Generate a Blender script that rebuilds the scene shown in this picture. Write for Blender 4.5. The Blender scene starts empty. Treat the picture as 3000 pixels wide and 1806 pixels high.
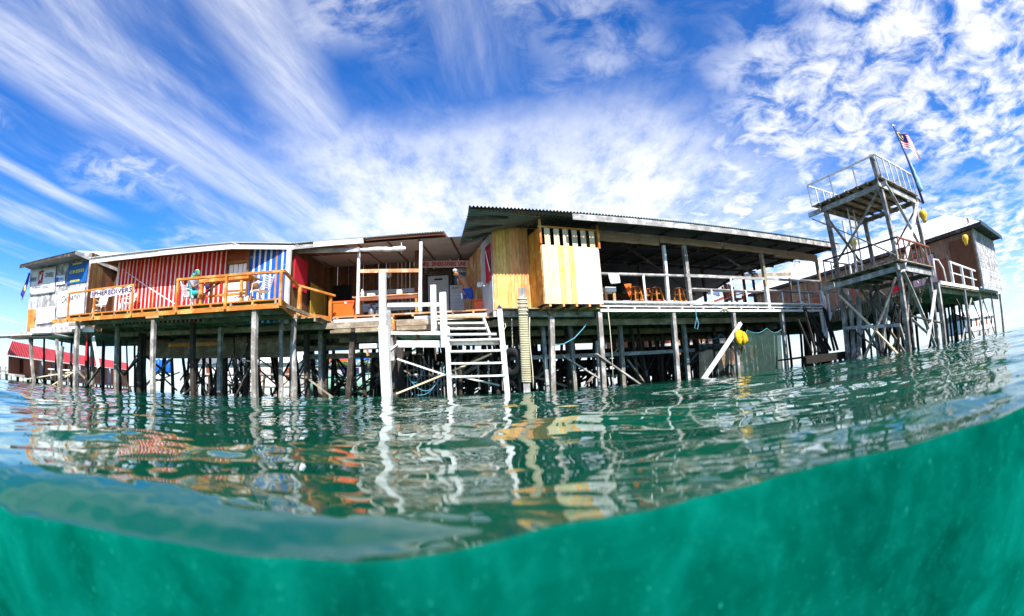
import bpy, math, random
import numpy as np
from mathutils import Vector, Matrix

SC = bpy.context.scene
C = SC.collection
RN = random.Random(11)
PI = math.pi

# ------------------------------------------------------------------ camera model (fisheye, calibrated on the pilings and waterline)
F, PITCH, ROLL, H = 1432.06, math.radians(9.4185), math.radians(2.8923), 0.16
_up = Vector((-math.sin(ROLL) * math.cos(PITCH), math.cos(ROLL) * math.cos(PITCH), -math.sin(PITCH)))
_f = Vector((0, 0, -1)) - Vector((0, 0, -1)).dot(_up) * _up
_f.normalize()
_r = _f.cross(_up)
CM = Matrix((_r, _f, _up))
RA = math.radians(18.5)                       # the restaurant, the tower and the far house share one turned grid
CR, SR = math.cos(RA), math.sin(RA)
MR = Matrix.Rotation(RA, 4, 'Z')
ML = Matrix.Identity(4)
CROP = {1: (40, 700), 2: (750, 700), 3: (1450, 700), 4: (2200, 350), 5: (2200, 700)}


def K(k, x, y):
    return CROP[k][0] + x * .33693, CROP[k][1] + y * .33693


def ray(px, py):
    dx, dy = px - 1500.0, 903.0 - py
    r = math.hypot(dx, dy)
    th = 2 * math.asin(r / (2 * F))
    return CM @ Vector((dx / r * math.sin(th), dy / r * math.sin(th), -math.cos(th)))


def at(p, x=None, y=None, z=None, u=None, v=None):
    """The point where the sight line through photo pixel p meets a plane of the place (wall, deck front, floor)."""
    d = ray(*p)
    if y is not None: t = y / d.y
    elif x is not None: t = x / d.x
    elif z is not None: t = (z - H) / d.z
    elif v is not None: t = v / (-SR * d.x + CR * d.y)
    else: t = u / (CR * d.x + SR * d.y)
    q = d * t
    q.z += H
    return q


def loc(q):                                   # world -> turned grid
    return Vector((CR * q.x + SR * q.y, -SR * q.x + CR * q.y, q.z))


def rw(u, v, z):
    return Vector((CR * u - SR * v, SR * u + CR * v, z))


# ------------------------------------------------------------------ mesh builder
class MB:
    def __init__(s, M=None):
        s.v, s.f, s.uv, s.mi, s.m, s.M = [], [], [], [], 0, M

    def face(s, idx, uvs):
        s.f.append(tuple(idx)); s.uv.append(uvs); s.mi.append(s.m)

    def beam(s, a, b, w, h=None, up=(0, 0, 1), w2=None, h2=None):
        """A timber from a to b; w across, h along up."""
        h = w if h is None else h
        a, b, up = Vector(a), Vector(b), Vector(up)
        d = b - a
        L = d.length
        if L < 1e-6: return s
        d = d / L
        side = d.cross(up)
        if side.length < 1e-3: side = d.cross(Vector((0, 1, 0)))
        if side.length < 1e-3: side = d.cross(Vector((1, 0, 0)))
        side.normalize(); u2 = side.cross(d)
        w2 = w if w2 is None else w2; h2 = h if h2 is None else h2
        n = len(s.v)
        for p, ww, hh in ((a, w, h), (b, w2, h2)):
            for sx, sy in ((-1, -1), (1, -1), (1, 1), (-1, 1)):
                s.v.append(p + side * (sx * ww / 2) + u2 * (sy * hh / 2))
        o = RN.random() * 50; q = RN.random() * 50
        per = [0, w, w + h, 2 * w + h, 2 * w + 2 * h]
        for i in range(4):
            j = (i + 1) % 4
            s.face((n + i, n + j, n + 4 + j, n + 4 + i), [(o, q + per[i]), (o, q + per[i + 1]), (o + L, q + per[i + 1]), (o + L, q + per[i])])
        s.face((n + 3, n + 2, n + 1, n), [(o, q), (o + w, q), (o + w, q + h), (o, q + h)])
        s.face((n + 4, n + 5, n + 6, n + 7), [(o, q), (o + w, q), (o + w, q + h), (o, q + h)])
        return s

    def box(s, x0, x1, y0, y1, z0, z1):
        dx, dy, dz = x1 - x0, y1 - y0, z1 - z0
        if dx >= dy and dx >= dz:
            return s.beam((x0, (y0 + y1) / 2, (z0 + z1) / 2), (x1, (y0 + y1) / 2, (z0 + z1) / 2), dy, dz)
        if dy >= dz:
            return s.beam(((x0 + x1) / 2, y0, (z0 + z1) / 2), ((x0 + x1) / 2, y1, (z0 + z1) / 2), dx, dz)
        return s.beam(((x0 + x1) / 2, (y0 + y1) / 2, z0), ((x0 + x1) / 2, (y0 + y1) / 2, z1), dx, dy, up=(0, 1, 0))

    def tube(s, pts, r, seg=8, cap=True):
        pts = [Vector(p) for p in pts]
        rs = r if isinstance(r, (list, tuple)) else [r] * len(pts)
        n = len(s.v)
        prev = None
        Ls = 0
        o = RN.random() * 40
        ring_l = []
        for i, p in enumerate(pts):
            d = (pts[min(i + 1, len(pts) - 1)] - pts[max(i - 1, 0)]).normalized()
            if prev is None:
                a = d.orthogonal().normalized()
            else:
                a = prev - d * prev.dot(d)
                a = a.normalized() if a.length > 1e-4 else d.orthogonal().normalized()
            prev = a
            b = d.cross(a)
            if i: Ls += (p - pts[i - 1]).length
            ring_l.append(Ls)
            for k in range(seg):
                t = 2 * PI * k / seg
                s.v.append(p + (a * math.cos(t) + b * math.sin(t)) * rs[i])
        for i in range(len(pts) - 1):
            for k in range(seg):
                k2 = (k + 1) % seg
                c = 2 * PI * max(rs)
                s.face((n + i * seg + k, n + i * seg + k2, n + (i + 1) * seg + k2, n + (i + 1) * seg + k),
                       [(o + ring_l[i], c * k / seg), (o + ring_l[i], c * (k + 1) / seg), (o + ring_l[i + 1], c * (k + 1) / seg), (o + ring_l[i + 1], c * k / seg)])
        if cap:
            s.face([n + k for k in range(seg)][::-1], [(o, 0)] * seg)
            m = n + (len(pts) - 1) * seg
            s.face([m + k for k in range(seg)], [(o, 0)] * seg)
        return s

    def lathe(s, c, prof, seg=16, axis=(0, 0, 1)):
        """prof: (radius, distance along axis) from c."""
        ax = Vector(axis).normalized()
        a = ax.orthogonal().normalized(); b = ax.cross(a); c = Vector(c)
        n = len(s.v)
        for r, z in prof:
            for k in range(seg):
                t = 2 * PI * k / seg
                s.v.append(c + ax * z + (a * math.cos(t) + b * math.sin(t)) * max(r, 1e-4))
        for i in range(len(prof) - 1):
            for k in range(seg):
                k2 = (k + 1) % seg
                s.face((n + i * seg + k, n + i * seg + k2, n + (i + 1) * seg + k2, n + (i + 1) * seg + k),
                       [(k / seg, i), ((k + 1) / seg, i), ((k + 1) / seg, i + 1), (k / seg, i + 1)])
        return s

    def grid(s, rows, uscale=1.0):
        n = len(s.v); R_, Q = len(rows), len(rows[0])
        for r in rows: s.v.extend(Vector(p) for p in r)
        for i in range(R_ - 1):
            for j in range(Q - 1):
                s.face((n + i * Q + j, n + i * Q + j + 1, n + (i + 1) * Q + j + 1, n + (i + 1) * Q + j),
                       [(j / (Q - 1), i / (R_ - 1)), ((j + 1) / (Q - 1), i / (R_ - 1)), ((j + 1) / (Q - 1), (i + 1) / (R_ - 1)), (j / (Q - 1), (i + 1) / (R_ - 1))])
        return s

    def ball(s, c, r, seg=10, rings=7, sc=(1, 1, 1)):
        c = Vector(c); rows = []
        for i in range(rings + 1):
            t = PI * i / rings
            rows.append([c + Vector((sc[0] * r * math.sin(t) * math.cos(2 * PI * k / seg), sc[1] * r * math.sin(t) * math.sin(2 * PI * k / seg), sc[2] * r * math.cos(t))) for k in range(seg + 1)])
        return s.grid(rows)

    def planks(s, p0, p1, z0, z1, w, t=.025, gap=.008, top=None, jit=.012, mats=None, nrm=None):
        """Upright boards side by side from p0 to p1 (plan points)."""
        a, b = Vector((p0[0], p0[1], 0)), Vector((p1[0], p1[1], 0))
        d = b - a; L = d.length; d /= L
        n = Vector((d.y, -d.x, 0))
        k = max(1, round(L / w)); ww = L / k
        for i in range(k):
            f = (i + .5) / k
            c = a + d * (ww * (i + .5)) + n * RN.uniform(-jit, jit)
            zt = z1 if top is None else top(f)
            if mats is not None: s.m = mats[i % len(mats)] if not callable(mats) else mats(i)
            s.beam((c.x, c.y, z0 + RN.uniform(-jit, jit)), (c.x, c.y, zt), ww - gap, t, up=n)
        return s

    def boards(s, p0, p1, z0, z1, w, t=.025, gap=.006, jit=.008):
        """Horizontal boards stacked from z0 to z1."""
        k = max(1, round((z1 - z0) / w)); ww = (z1 - z0) / k
        a, b = Vector((p0[0], p0[1], 0)), Vector((p1[0], p1[1], 0))
        n = Vector((b - a)).cross(Vector((0, 0, 1))).normalized()
        for i in range(k):
            z = z0 + ww * (i + .5)
            o = n * RN.uniform(-jit, jit)
            s.beam((a.x + o.x, a.y + o.y, z), (b.x + o.x, b.y + o.y, z), t, ww - gap)
        return s

    def corr(s, a0, a1, b0, b1, wl=.085, amp=.012, rows=2, spw=6):
        """Corrugated sheet; a0->a1 is the corrugated edge, b0->b1 the opposite one (flutes run a to b)."""
        a0, a1, b0, b1 = map(Vector, (a0, a1, b0, b1))
        L = (a1 - a0).length
        nn = (a1 - a0).cross(b0 - a0).normalized()
        if nn.z < 0: nn = -nn
        q = int(L / wl * spw)
        g = []
        for i in range(rows + 1):
            f = i / rows
            A, B = a0.lerp(b0, f), a1.lerp(b1, f)
            g.append([A.lerp(B, j / q) + nn * amp * math.sin(2 * PI * j / spw) for j in range(q + 1)])
        return s.grid(g)

    def build(s, name, mat, parent=None, smooth=False, base=None):
        me = bpy.data.meshes.new(name)
        vs = s.v if s.M is None else [s.M @ p for p in s.v]
        if parent is not None:
            off = root_loc(parent)
        elif base is not None:
            off = Vector(base)
        else:
            A = np.array([tuple(p) for p in vs])
            off = Vector(((A[:, 0].min() + A[:, 0].max()) / 2, (A[:, 1].min() + A[:, 1].max()) / 2, A[:, 2].min()))
        me.from_pydata([tuple(p - off) for p in vs], [], s.f)
        ul = me.uv_layers.new(name='UVMap')
        ul.data.foreach_set('uv', np.array([c for f in s.uv for p in f for c in p], dtype=np.float32))
        for m in (mat if isinstance(mat, (list, tuple)) else [mat]): me.materials.append(m)
        if isinstance(mat, (list, tuple)): me.polygons.foreach_set('material_index', np.array(s.mi, dtype=np.int32))
        if smooth: me.polygons.foreach_set('use_smooth', np.ones(len(s.f), dtype=bool))
        me.update()
        o = bpy.data.objects.new(name, me)
        C.objects.link(o)
        if parent is not None: o.parent = parent
        else: o.location = off
        return o


def root_loc(o):
    p = Vector((0, 0, 0))
    while o is not None:
        p = p + o.location
        o = o.parent
    return p


def tag(o, label, cat, group=None):
    o['label'] = label; o['category'] = cat
    if group: o['group'] = group
    return o


def struct(o):
    o['kind'] = 'structure'
    return o


def thing(name, label, cat, base=(0, 0, 0), group=None):
    o = bpy.data.objects.new(name, None)
    o.empty_display_size = .2
    C.objects.link(o)
    o.location = base
    return tag(o, label, cat, group)


def dup(o, location, rotz, label, scale=None):
    def cp(a, par):
        c = a.copy(); C.objects.link(c); c.parent = par
        for ch in list(a.children): cp(ch, c)
        return c
    r = cp(o, None)
    r.location = location; r.rotation_euler = (0, 0, rotz); r['label'] = label
    if scale: r.scale = (scale,) * 3
    return r


_txt = {}


def text_mesh(body, size, bold=0.0, extrude=0.002):
    cu = bpy.data.curves.new('lettering', 'FONT')
    cu.body = body; cu.size = size; cu.extrude = extrude; cu.offset = bold
    cu.align_x = 'CENTER'; cu.align_y = 'CENTER'; cu.resolution_u = 3
    ob = bpy.data.objects.new('lettering', cu); C.objects.link(ob)
    dg = bpy.context.evaluated_depsgraph_get()
    me = bpy.data.meshes.new_from_object(ob.evaluated_get(dg))
    bpy.data.objects.remove(ob); bpy.data.curves.remove(cu)
    return me


def lettering(body, centre, dx, up, width, height, mat, parent, bold=0.0, name='lettering'):
    """Letters fitted to width x height, lying in the plane of dx and up."""
    if ' ' in body:
        ws_ = body.split(' '); tot = len(body); k0 = 0; d1 = Vector(dx).normalized()
        for w_ in ws_:
            mid = (k0 + len(w_) / 2) / tot - .5
            lettering(w_, Vector(centre) + d1 * (mid * width), dx, up, width * len(w_) / tot * .97, height, mat, parent, bold, name)
            k0 += len(w_) + 1
        return None
    me = text_mesh(body, 1.0, bold)
    A = np.array([v.co[:] for v in me.vertices])
    lo, hi = A.min(0), A.max(0)
    dx, up = Vector(dx).normalized(), Vector(up).normalized()
    n = dx.cross(up)
    off = root_loc(parent); c = Vector(centre)
    for v in me.vertices:
        a = (v.co.x - (lo[0] + hi[0]) / 2) / (hi[0] - lo[0]) * width
        b = (v.co.y - (lo[1] + hi[1]) / 2) / (hi[1] - lo[1]) * height
        v.co = c + dx * a + up * b + n * v.co.z - off
    me.name = name
    me.materials.clear(); me.materials.append(mat)
    o = bpy.data.objects.new(name, me); C.objects.link(o); o.parent = parent
    return o


# ------------------------------------------------------------------ materials
def nt_new(name):
    m = bpy.data.materials.new(name); m.use_nodes = True
    t = m.node_tree; t.nodes.clear()
    o = t.nodes.new('ShaderNodeOutputMaterial'); b = t.nodes.new('ShaderNodeBsdfPrincipled')
    t.links.new(b.outputs[0], o.inputs[0])
    return m, t, b


def N(t, typ, **kw):
    n = t.nodes.new(typ)
    for k, v in kw.items():
        if k in n.inputs: n.inputs[k].default_value = v
        else: setattr(n, k, v)
    return n


def ramp(t, fac, stops):
    r = t.nodes.new('ShaderNodeValToRGB')
    e = r.color_ramp.elements
    while len(e) < len(stops): e.new(.5)
    for k, (p, c) in enumerate(stops):
        e[k].position = p; e[k].color = (c[0], c[1], c[2], 1)
    t.links.new(fac, r.inputs[0])
    return r.outputs[0]


def mix(t, fac, a, b, mode='MIX'):
    m = t.nodes.new('ShaderNodeMix'); m.data_type = 'RGBA'; m.blend_type = mode
    for i, x in ((0, fac), (6, a), (7, b)):
        if isinstance(x, (int, float)): m.inputs[i].default_value = x
        elif isinstance(x, tuple): m.inputs[i].default_value = (x[0], x[1], x[2], 1)
        else: t.links.new(x, m.inputs[i])
    return m.outputs[2]


def math_(t, op, a, b=None, clamp=False):
    m = t.nodes.new('ShaderNodeMath'); m.operation = op; m.use_clamp = clamp
    for i, x in ((0, a), (1, b)):
        if x is None: continue
        if isinstance(x, (int, float)): m.inputs[i].default_value = x
        else: t.links.new(x, m.inputs[i])
    return m.outputs[0]


def wood(name, c0, c1, c2=None, var=.35, grain=16, rough=.85, wear=None, wear_amt=.5, knots=False, bump=.25, wet=None, hue=.05):
    """Timber: grain along each board, each board its own tone, optional worn patches of another colour."""
    m, t, b = nt_new(name)
    uv = N(t, 'ShaderNodeUVMap')
    mp = N(t, 'ShaderNodeMapping'); mp.inputs['Scale'].default_value = (1.3, grain, 1)
    t.links.new(uv.outputs[0], mp.inputs[0])
    n1 = N(t, 'ShaderNodeTexNoise', Scale=1.6, Detail=6, Roughness=.65)
    t.links.new(mp.outputs[0], n1.inputs['Vector'])
    stops = [(.3, c0), (.68, c1)] if c2 is None else [(.25, c0), (.5, c1), (.72, c2)]
    col = ramp(t, n1.outputs[0], stops)
    g = N(t, 'ShaderNodeNewGeometry')
    tone = math_(t, 'MULTIPLY_ADD', g.outputs['Random Per Island'], var * 2)
    tone.node.inputs[2].default_value = 1 - var
    hs = N(t, 'ShaderNodeHueSaturation')
    t.links.new(tone, hs.inputs['Value']); t.links.new(col, hs.inputs['Color'])
    hv = math_(t, 'MULTIPLY_ADD', math_(t, 'FRACT', math_(t, 'MULTIPLY', g.outputs['Random Per Island'], 7.31)), hue)
    hv.node.inputs[2].default_value = .5 - hue / 2
    t.links.new(hv, hs.inputs['Hue'])
    col = hs.outputs[0]
    tc = N(t, 'ShaderNodeTexCoord')
    n2 = N(t, 'ShaderNodeTexNoise', Scale=2.2, Detail=5, Roughness=.7)
    t.links.new(tc.outputs['Object'], n2.inputs['Vector'])
    if wear is not None:
        f = ramp(t, n2.outputs[0], [(.62 - wear_amt * .35, (0, 0, 0)), (.70 - wear_amt * .25, (1, 1, 1))])
        n3 = N(t, 'ShaderNodeTexNoise', Scale=1.4, Detail=4, Roughness=.7)
        mp3 = N(t, 'ShaderNodeMapping'); mp3.inputs['Scale'].default_value = (3, 30, 1)
        t.links.new(uv.outputs[0], mp3.inputs[0]); t.links.new(mp3.outputs[0], n3.inputs['Vector'])
        f2 = math_(t, 'MULTIPLY', f, ramp(t, n3.outputs[0], [(.35, (0, 0, 0)), (.6, (1, 1, 1))]))
        col = mix(t, f2, col, wear)
    if knots:
        vo = N(t, 'ShaderNodeTexVoronoi', Scale=3.2, Randomness=1.0)
        mpk = N(t, 'ShaderNodeMapping'); mpk.inputs['Scale'].default_value = (1, 2.2, 1)
        t.links.new(uv.outputs[0], mpk.inputs[0]); t.links.new(mpk.outputs[0], vo.inputs['Vector'])
        kf = ramp(t, vo.outputs['Distance'], [(.03, (1, 1, 1)), (.085, (0, 0, 0))])
        col = mix(t, math_(t, 'MULTIPLY', kf, .8), col, (c0[0] * .35, c0[1] * .28, c0[2] * .2))
    dirt = ramp(t, n2.outputs[0], [(.3, (.62, .6, .58)), (.55, (1, 1, 1))])
    col = mix(t, .8, col, dirt, 'MULTIPLY')
    if wet is not None:                       # dark wet, weed-covered band left by the tide
        sp = N(t, 'ShaderNodeSeparateXYZ'); t.links.new(g.outputs['Position'], sp.inputs[0])
        zz = math_(t, 'ADD', sp.outputs[2], math_(t, 'MULTIPLY', n2.outputs[0], 1.1))
        wf = ramp(t, math_(t, 'DIVIDE', zz, 3.0), [(wet[0] / 3, (1, 1, 1)), (wet[1] / 3, (0, 0, 0))])
        col = mix(t, wf, col, wet[2])
    t.links.new(col, b.inputs['Base Color'])
    b.inputs['Roughness'].default_value = rough
    b.inputs['Specular IOR Level'].default_value = .25
    bp = N(t, 'ShaderNodeBump', Strength=bump, Distance=.01)
    t.links.new(n1.outputs[0], bp.inputs['Height']); t.links.new(bp.outputs[0], b.inputs['Normal'])
    return m


def plain(name, col, rough=.6, metal=0, var=.12, scale=3.0, dirt=.5, spec=.4, bump=0):
    m, t, b = nt_new(name)
    tc = N(t, 'ShaderNodeTexCoord')
    n = N(t, 'ShaderNodeTexNoise', Scale=scale, Detail=5, Roughness=.65)
    t.links.new(tc.outputs['Object'], n.inputs['Vector'])
    lo = tuple(x * (1 - dirt * .7) for x in col); hi = tuple(min(1, x * (1 + var)) for x in col)
    t.links.new(ramp(t, n.outputs[0], [(.28, lo), (.5, col), (.75, hi)]), b.inputs['Base Color'])
    b.inputs['Roughness'].default_value = rough; b.inputs['Metallic'].default_value = metal
    b.inputs['Specular IOR Level'].default_value = spec
    if bump:
        bp = N(t, 'ShaderNodeBump', Strength=bump, Distance=.02)
        t.links.new(n.outputs[0], bp.inputs['Height']); t.links.new(bp.outputs[0], b.inputs['Normal'])
    return m


def sheer(name, col, alpha, scale=60):
    """Netting: a fine open weave with denser stained patches."""
    m, t, b = nt_new(name)
    tc = N(t, 'ShaderNodeTexCoord')
    n = N(t, 'ShaderNodeTexNoise', Scale=scale, Detail=3); t.links.new(tc.outputs['Object'], n.inputs['Vector'])
    n2 = N(t, 'ShaderNodeTexNoise', Scale=2.5, Detail=5, Roughness=.7); t.links.new(tc.outputs['Object'], n2.inputs['Vector'])
    a = math_(t, 'ADD', math_(t, 'MULTIPLY', n.outputs[0], .4), math_(t, 'MULTIPLY', n2.outputs[0], .6))
    t.links.new(ramp(t, a, [(.25, (alpha - .18,) * 3), (.7, (alpha + .12,) * 3)]), b.inputs['Alpha'])
    t.links.new(ramp(t, n2.outputs[0], [(.3, tuple(x * .6 for x in col)), (.75, tuple(x * 1.5 for x in col))]), b.inputs['Base Color'])
    b.inputs['Roughness'].default_value = .8
    return m


W_ORANGE = wood('new_orange_timber', (.42, .15, .018), (.62, .27, .045), var=.22, wear=(.70, .42, .14), wear_amt=.35)
W_PINE = wood('yellow_pine_boards', (.60, .22, .045), (.82, .42, .14), (.88, .60, .30), var=.18, knots=True, grain=12)
W_PALE = wood('pale_pine_boards', (.62, .46, .24), (.80, .68, .45), var=.12, knots=True, grain=12)
W_BLEACH = wood('bleached_boards', (.55, .54, .52), (.78, .77, .76), var=.12, wear=(.62, .48, .26), wear_amt=.15)
W_WHITE = wood('white_painted_timber', (.62, .62, .60), (.85, .85, .83), var=.10, wear=(.30, .24, .18), wear_amt=.22)
W_WPOST = wood('white_post_timber', (.66, .66, .64), (.86, .86, .84), var=.08, wear=(.36, .25, .17), wear_amt=.30, wet=(.35, .75, (.30, .28, .22)))
W_GREY = wood('grey_weathered_timber', (.19, .18, .175), (.40, .385, .37), var=.3, wear=(.62, .60, .57), wear_amt=.4)
W_GPOST = wood('grey_weathered_posts', (.15, .135, .12), (.34, .31, .28), var=.25, wear=(.60, .57, .53), wear_amt=.38, wet=(.30, .9, (.16, .12, .075)))
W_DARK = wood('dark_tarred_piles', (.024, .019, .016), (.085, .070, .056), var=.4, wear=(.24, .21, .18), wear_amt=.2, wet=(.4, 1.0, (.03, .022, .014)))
W_UNDER = wood('old_underside_boards', (.17, .13, .085), (.34, .28, .20), var=.4, wear=(.5, .43, .32), wear_amt=.35)
W_BROWN = wood('brown_interior_boards', (.085, .035, .015), (.20, .095, .042), var=.3)
W_REDBROWN = wood('red_brown_boards', (.15, .05, .022), (.30, .12, .055), var=.3)
P_RED = wood('red_painted_boards', (.46, .003, .010), (.62, .006, .016), var=.14, wear=(.70, .30, .25), wear_amt=.05, hue=.012)
P_BLUE = wood('blue_painted_boards', (.003, .075, .42), (.006, .13, .58), var=.14, wear=(.35, .48, .7), wear_amt=.08, hue=.01)
P_WHITE = wood('white_painted_battens', (.68, .67, .66), (.86, .85, .84), var=.08, wear=(.62, .36, .16), wear_amt=.2)
P_NAT = wood('bare_wood_battens', (.46, .22, .08), (.66, .38, .16), var=.2, wear=(.8, .72, .6), wear_amt=.3)
SHACK = wood('silver_grey_cladding', (.20, .195, .20), (.46, .45, .46), var=.34, wear=(.74, .73, .74), wear_amt=.42, grain=9)
HOUSEB = wood('brown_house_boards', (.17, .10, .06), (.32, .20, .13), var=.25)
CORR = plain('grey_corrugated_iron', (.21, .23, .24), .5, .35, dirt=.6, scale=1.5)
CORRG = plain('green_tinged_roof_iron', (.10, .26, .23), .5, .2, dirt=.5, scale=1.5)
CORRW = plain('white_roof_iron', (.86, .86, .86), .6, .0, dirt=.14, scale=.8)
REDROOF = plain('red_roof_iron', (.62, .06, .06), .5, 0, dirt=.4, scale=1.2)
CEIL = plain('ceiling_panels', (.42, .36, .34), .8, dirt=.35, scale=1.2)
WHITEP = plain('white_paint', (.82, .82, .81), .5, dirt=.15)
WPLAS = plain('white_plastic', (.80, .80, .80), .35, dirt=.12, scale=5)
GREYP = plain('pale_grey_paint', (.46, .48, .50), .6, dirt=.4, scale=2)
BOARD = plain('grey_whiteboard', (.50, .52, .55), .45, dirt=.35, scale=4)
BLACKP = plain('black_plastic', (.012, .012, .014), .35, dirt=.2)
DARKIN = plain('opening_shade_black', (.010, .009, .010), .9)  # near-black colour standing in for the shade inside openings
ORANGEP = plain('orange_plastic', (.90, .12, .010), .4, dirt=.2)
BLUEP = plain('blue_plastic', (.01, .12, .50), .4, dirt=.3)
BLUEC = plain('blue_sign_paint', (.005, .10, .36), .5, dirt=.25)
YEL = plain('yellow_paint', (.72, .60, .03), .5, dirt=.2)
YELC = plain('yellow_cloth', (.80, .46, .012), .8, dirt=.4, scale=9)
ORC = plain('orange_cloth', (.78, .12, .02), .85, dirt=.4, scale=7)
PURP = plain('dark_purple_ink', (.045, .012, .07), .7)
REDI = plain('red_ink', (.38, .015, .02), .7)
REDC = plain('red_cloth', (.48, .010, .025), .8, dirt=.3)
NAVY = plain('navy_ink', (.01, .015, .09), .7)
BLKI = plain('dark_grey_ink', (.05, .055, .07), .7)
CANVAS = plain('white_canvas', (.74, .75, .77), .8, dirt=.25, scale=2)
PAPER = plain('white_sheet', (.84, .84, .85), .7, dirt=.08)
RUBBER = plain('black_rubber', (.022, .022, .024), .7, dirt=.4, bump=.2, scale=20)
STEEL = plain('scuffed_steel', (.35, .36, .37), .35, .7, dirt=.4, scale=8)
ROPE = wood('pale_rope', (.50, .46, .30), (.72, .68, .50), var=.15, grain=60)
ROPEY = wood('yellowed_rope', (.40, .37, .20), (.64, .61, .42), var=.2, grain=60)
ROPEB = plain('blue_rope', (.10, .32, .42), .8)
SKIN = plain('tanned_skin', (.36, .16, .075), .55, dirt=.25, scale=12)
HAIRG = plain('grey_hair', (.52, .50, .48), .8, dirt=.4, scale=20)
SHORTB = plain('blue_shorts', (.010, .075, .40), .8, dirt=.4, scale=8)
SHIRT = plain('grey_shirt', (.28, .27, .31), .85, dirt=.4, scale=7)
TEAL = plain('teal_patterned_cloth', (.03, .32, .34), .85, dirt=.9, scale=16)
NET = sheer('green_netting', (.012, .040, .030), .88)
NETD = sheer('dark_netting', (.022, .034, .032), .66)
HULL = plain('pale_green_hull', (.28, .52, .42), .4, dirt=.3, scale=1.5)
BROWNC = plain('brown_leather', (.16, .08, .025), .7, dirt=.4, scale=9)
PINKC = plain('pale_pink_curtain', (.52, .38, .40), .9, dirt=.35, scale=5)
BRICK = plain('red_brick', (.36, .12, .06), .9, dirt=.5, scale=14)
BLIND = wood('bamboo_blind', (.22, .14, .07), (.42, .30, .17), var=.3, grain=60)


def scarf_mat():
    m, t, b = nt_new('green_blue_camouflage_scarf')
    tc = N(t, 'ShaderNodeTexCoord')
    n = N(t, 'ShaderNodeTexNoise', Scale=14, Detail=2); t.links.new(tc.outputs['Object'], n.inputs['Vector'])
    t.links.new(ramp(t, n.outputs[0], [(.38, (.01, .06, .30)), (.46, (.02, .22, .10)), (.54, (.12, .42, .16)), (.66, (.35, .50, .20))]), b.inputs['Base Color'])
    b.inputs['Roughness'].default_value = .9
    return m


SCARF = scarf_mat()


def leaf_mat(name, a, b_):
    m, t, b = nt_new(name)
    g = N(t, 'ShaderNodeNewGeometry')
    t.links.new(ramp(t, g.outputs['Random Per Island'], [(0, a), (1, b_)]), b.inputs['Base Color'])
    b.inputs['Roughness'].default_value = .55
    return m


LEAF = leaf_mat('palm_leaf', (.05, .11, .018), (.16, .22, .04))
LEAF2 = leaf_mat('broad_leaf', (.03, .075, .015), (.12, .18, .03))

W_BLACK = wood('black_wet_timber', (.008, .007, .006), (.03, .025, .02), var=.4)

# ------------------------------------------------------------------ sky, sun, camera
EL = math.radians(43)
SAZ = math.atan2(.317, -.948)                # the sun stands behind the camera, a little to its right
world = bpy.data.worlds.new('World'); SC.world = world; world.use_nodes = True
wt = world.node_tree; wt.nodes.clear()
wo = wt.nodes.new('ShaderNodeOutputWorld'); bg = wt.nodes.new('ShaderNodeBackground')
wt.links.new(bg.outputs[0], wo.inputs[0])
sky = wt.nodes.new('ShaderNodeTexSky'); sky.sky_type = 'NISHITA'; sky.sun_disc = False
sky.sun_elevation = EL; sky.sun_rotation = SAZ; sky.air_density = 1.0; sky.dust_density = .4; sky.ozone_density = 2.0
tc = wt.nodes.new('ShaderNodeTexCoord')
sp = wt.nodes.new('ShaderNodeSeparateXYZ'); wt.links.new(tc.outputs['Generated'], sp.inputs[0])
zc = math_(wt, 'ADD', math_(wt, 'MAXIMUM', sp.outputs[2], 0.0), .10)
X = math_(wt, 'DIVIDE', sp.outputs[0], zc); Y = math_(wt, 'DIVIDE', sp.outputs[1], zc)


def wvec(sx, sy, ox=0, oy=0, shear=0):
    cx = wt.nodes.new('ShaderNodeCombineXYZ')
    a = math_(wt, 'ADD', math_(wt, 'MULTIPLY', X, sx), ox)
    if shear: a = math_(wt, 'ADD', a, math_(wt, 'MULTIPLY', Y, shear))
    wt.links.new(a, cx.inputs[0]); wt.links.new(math_(wt, 'ADD', math_(wt, 'MULTIPLY', Y, sy), oy), cx.inputs[1])
    return cx.outputs[0]


def wnoise(vec, scale, detail=6, rough=.6, dist=0.0):
    n = N(wt, 'ShaderNodeTexNoise', Scale=scale, Detail=detail, Roughness=rough, Distortion=dist)
    wt.links.new(vec, n.inputs['Vector'])
    return n.outputs[0]


def wr(fac, a, b):
    return ramp(wt, fac, [(a, (0, 0, 0)), (b, (1, 1, 1))])


def mul(a, b): return math_(wt, 'MULTIPLY', a, b)


def smooth(val, a, b):
    m = wt.nodes.new('ShaderNodeMapRange'); m.interpolation_type = 'SMOOTHSTEP'; m.clamp = True
    m.inputs['From Min'].default_value = a; m.inputs['From Max'].default_value = b
    wt.links.new(val, m.inputs['Value'])
    return m.outputs[0]


hs = wt.nodes.new('ShaderNodeHueSaturation'); hs.inputs['Saturation'].default_value = 1.38
wt.links.new(sky.outputs[0], hs.inputs['Color'])
base = mix(wt, 1.0, hs.outputs[0], (.070, .100, .140), 'MULTIPLY')
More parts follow.
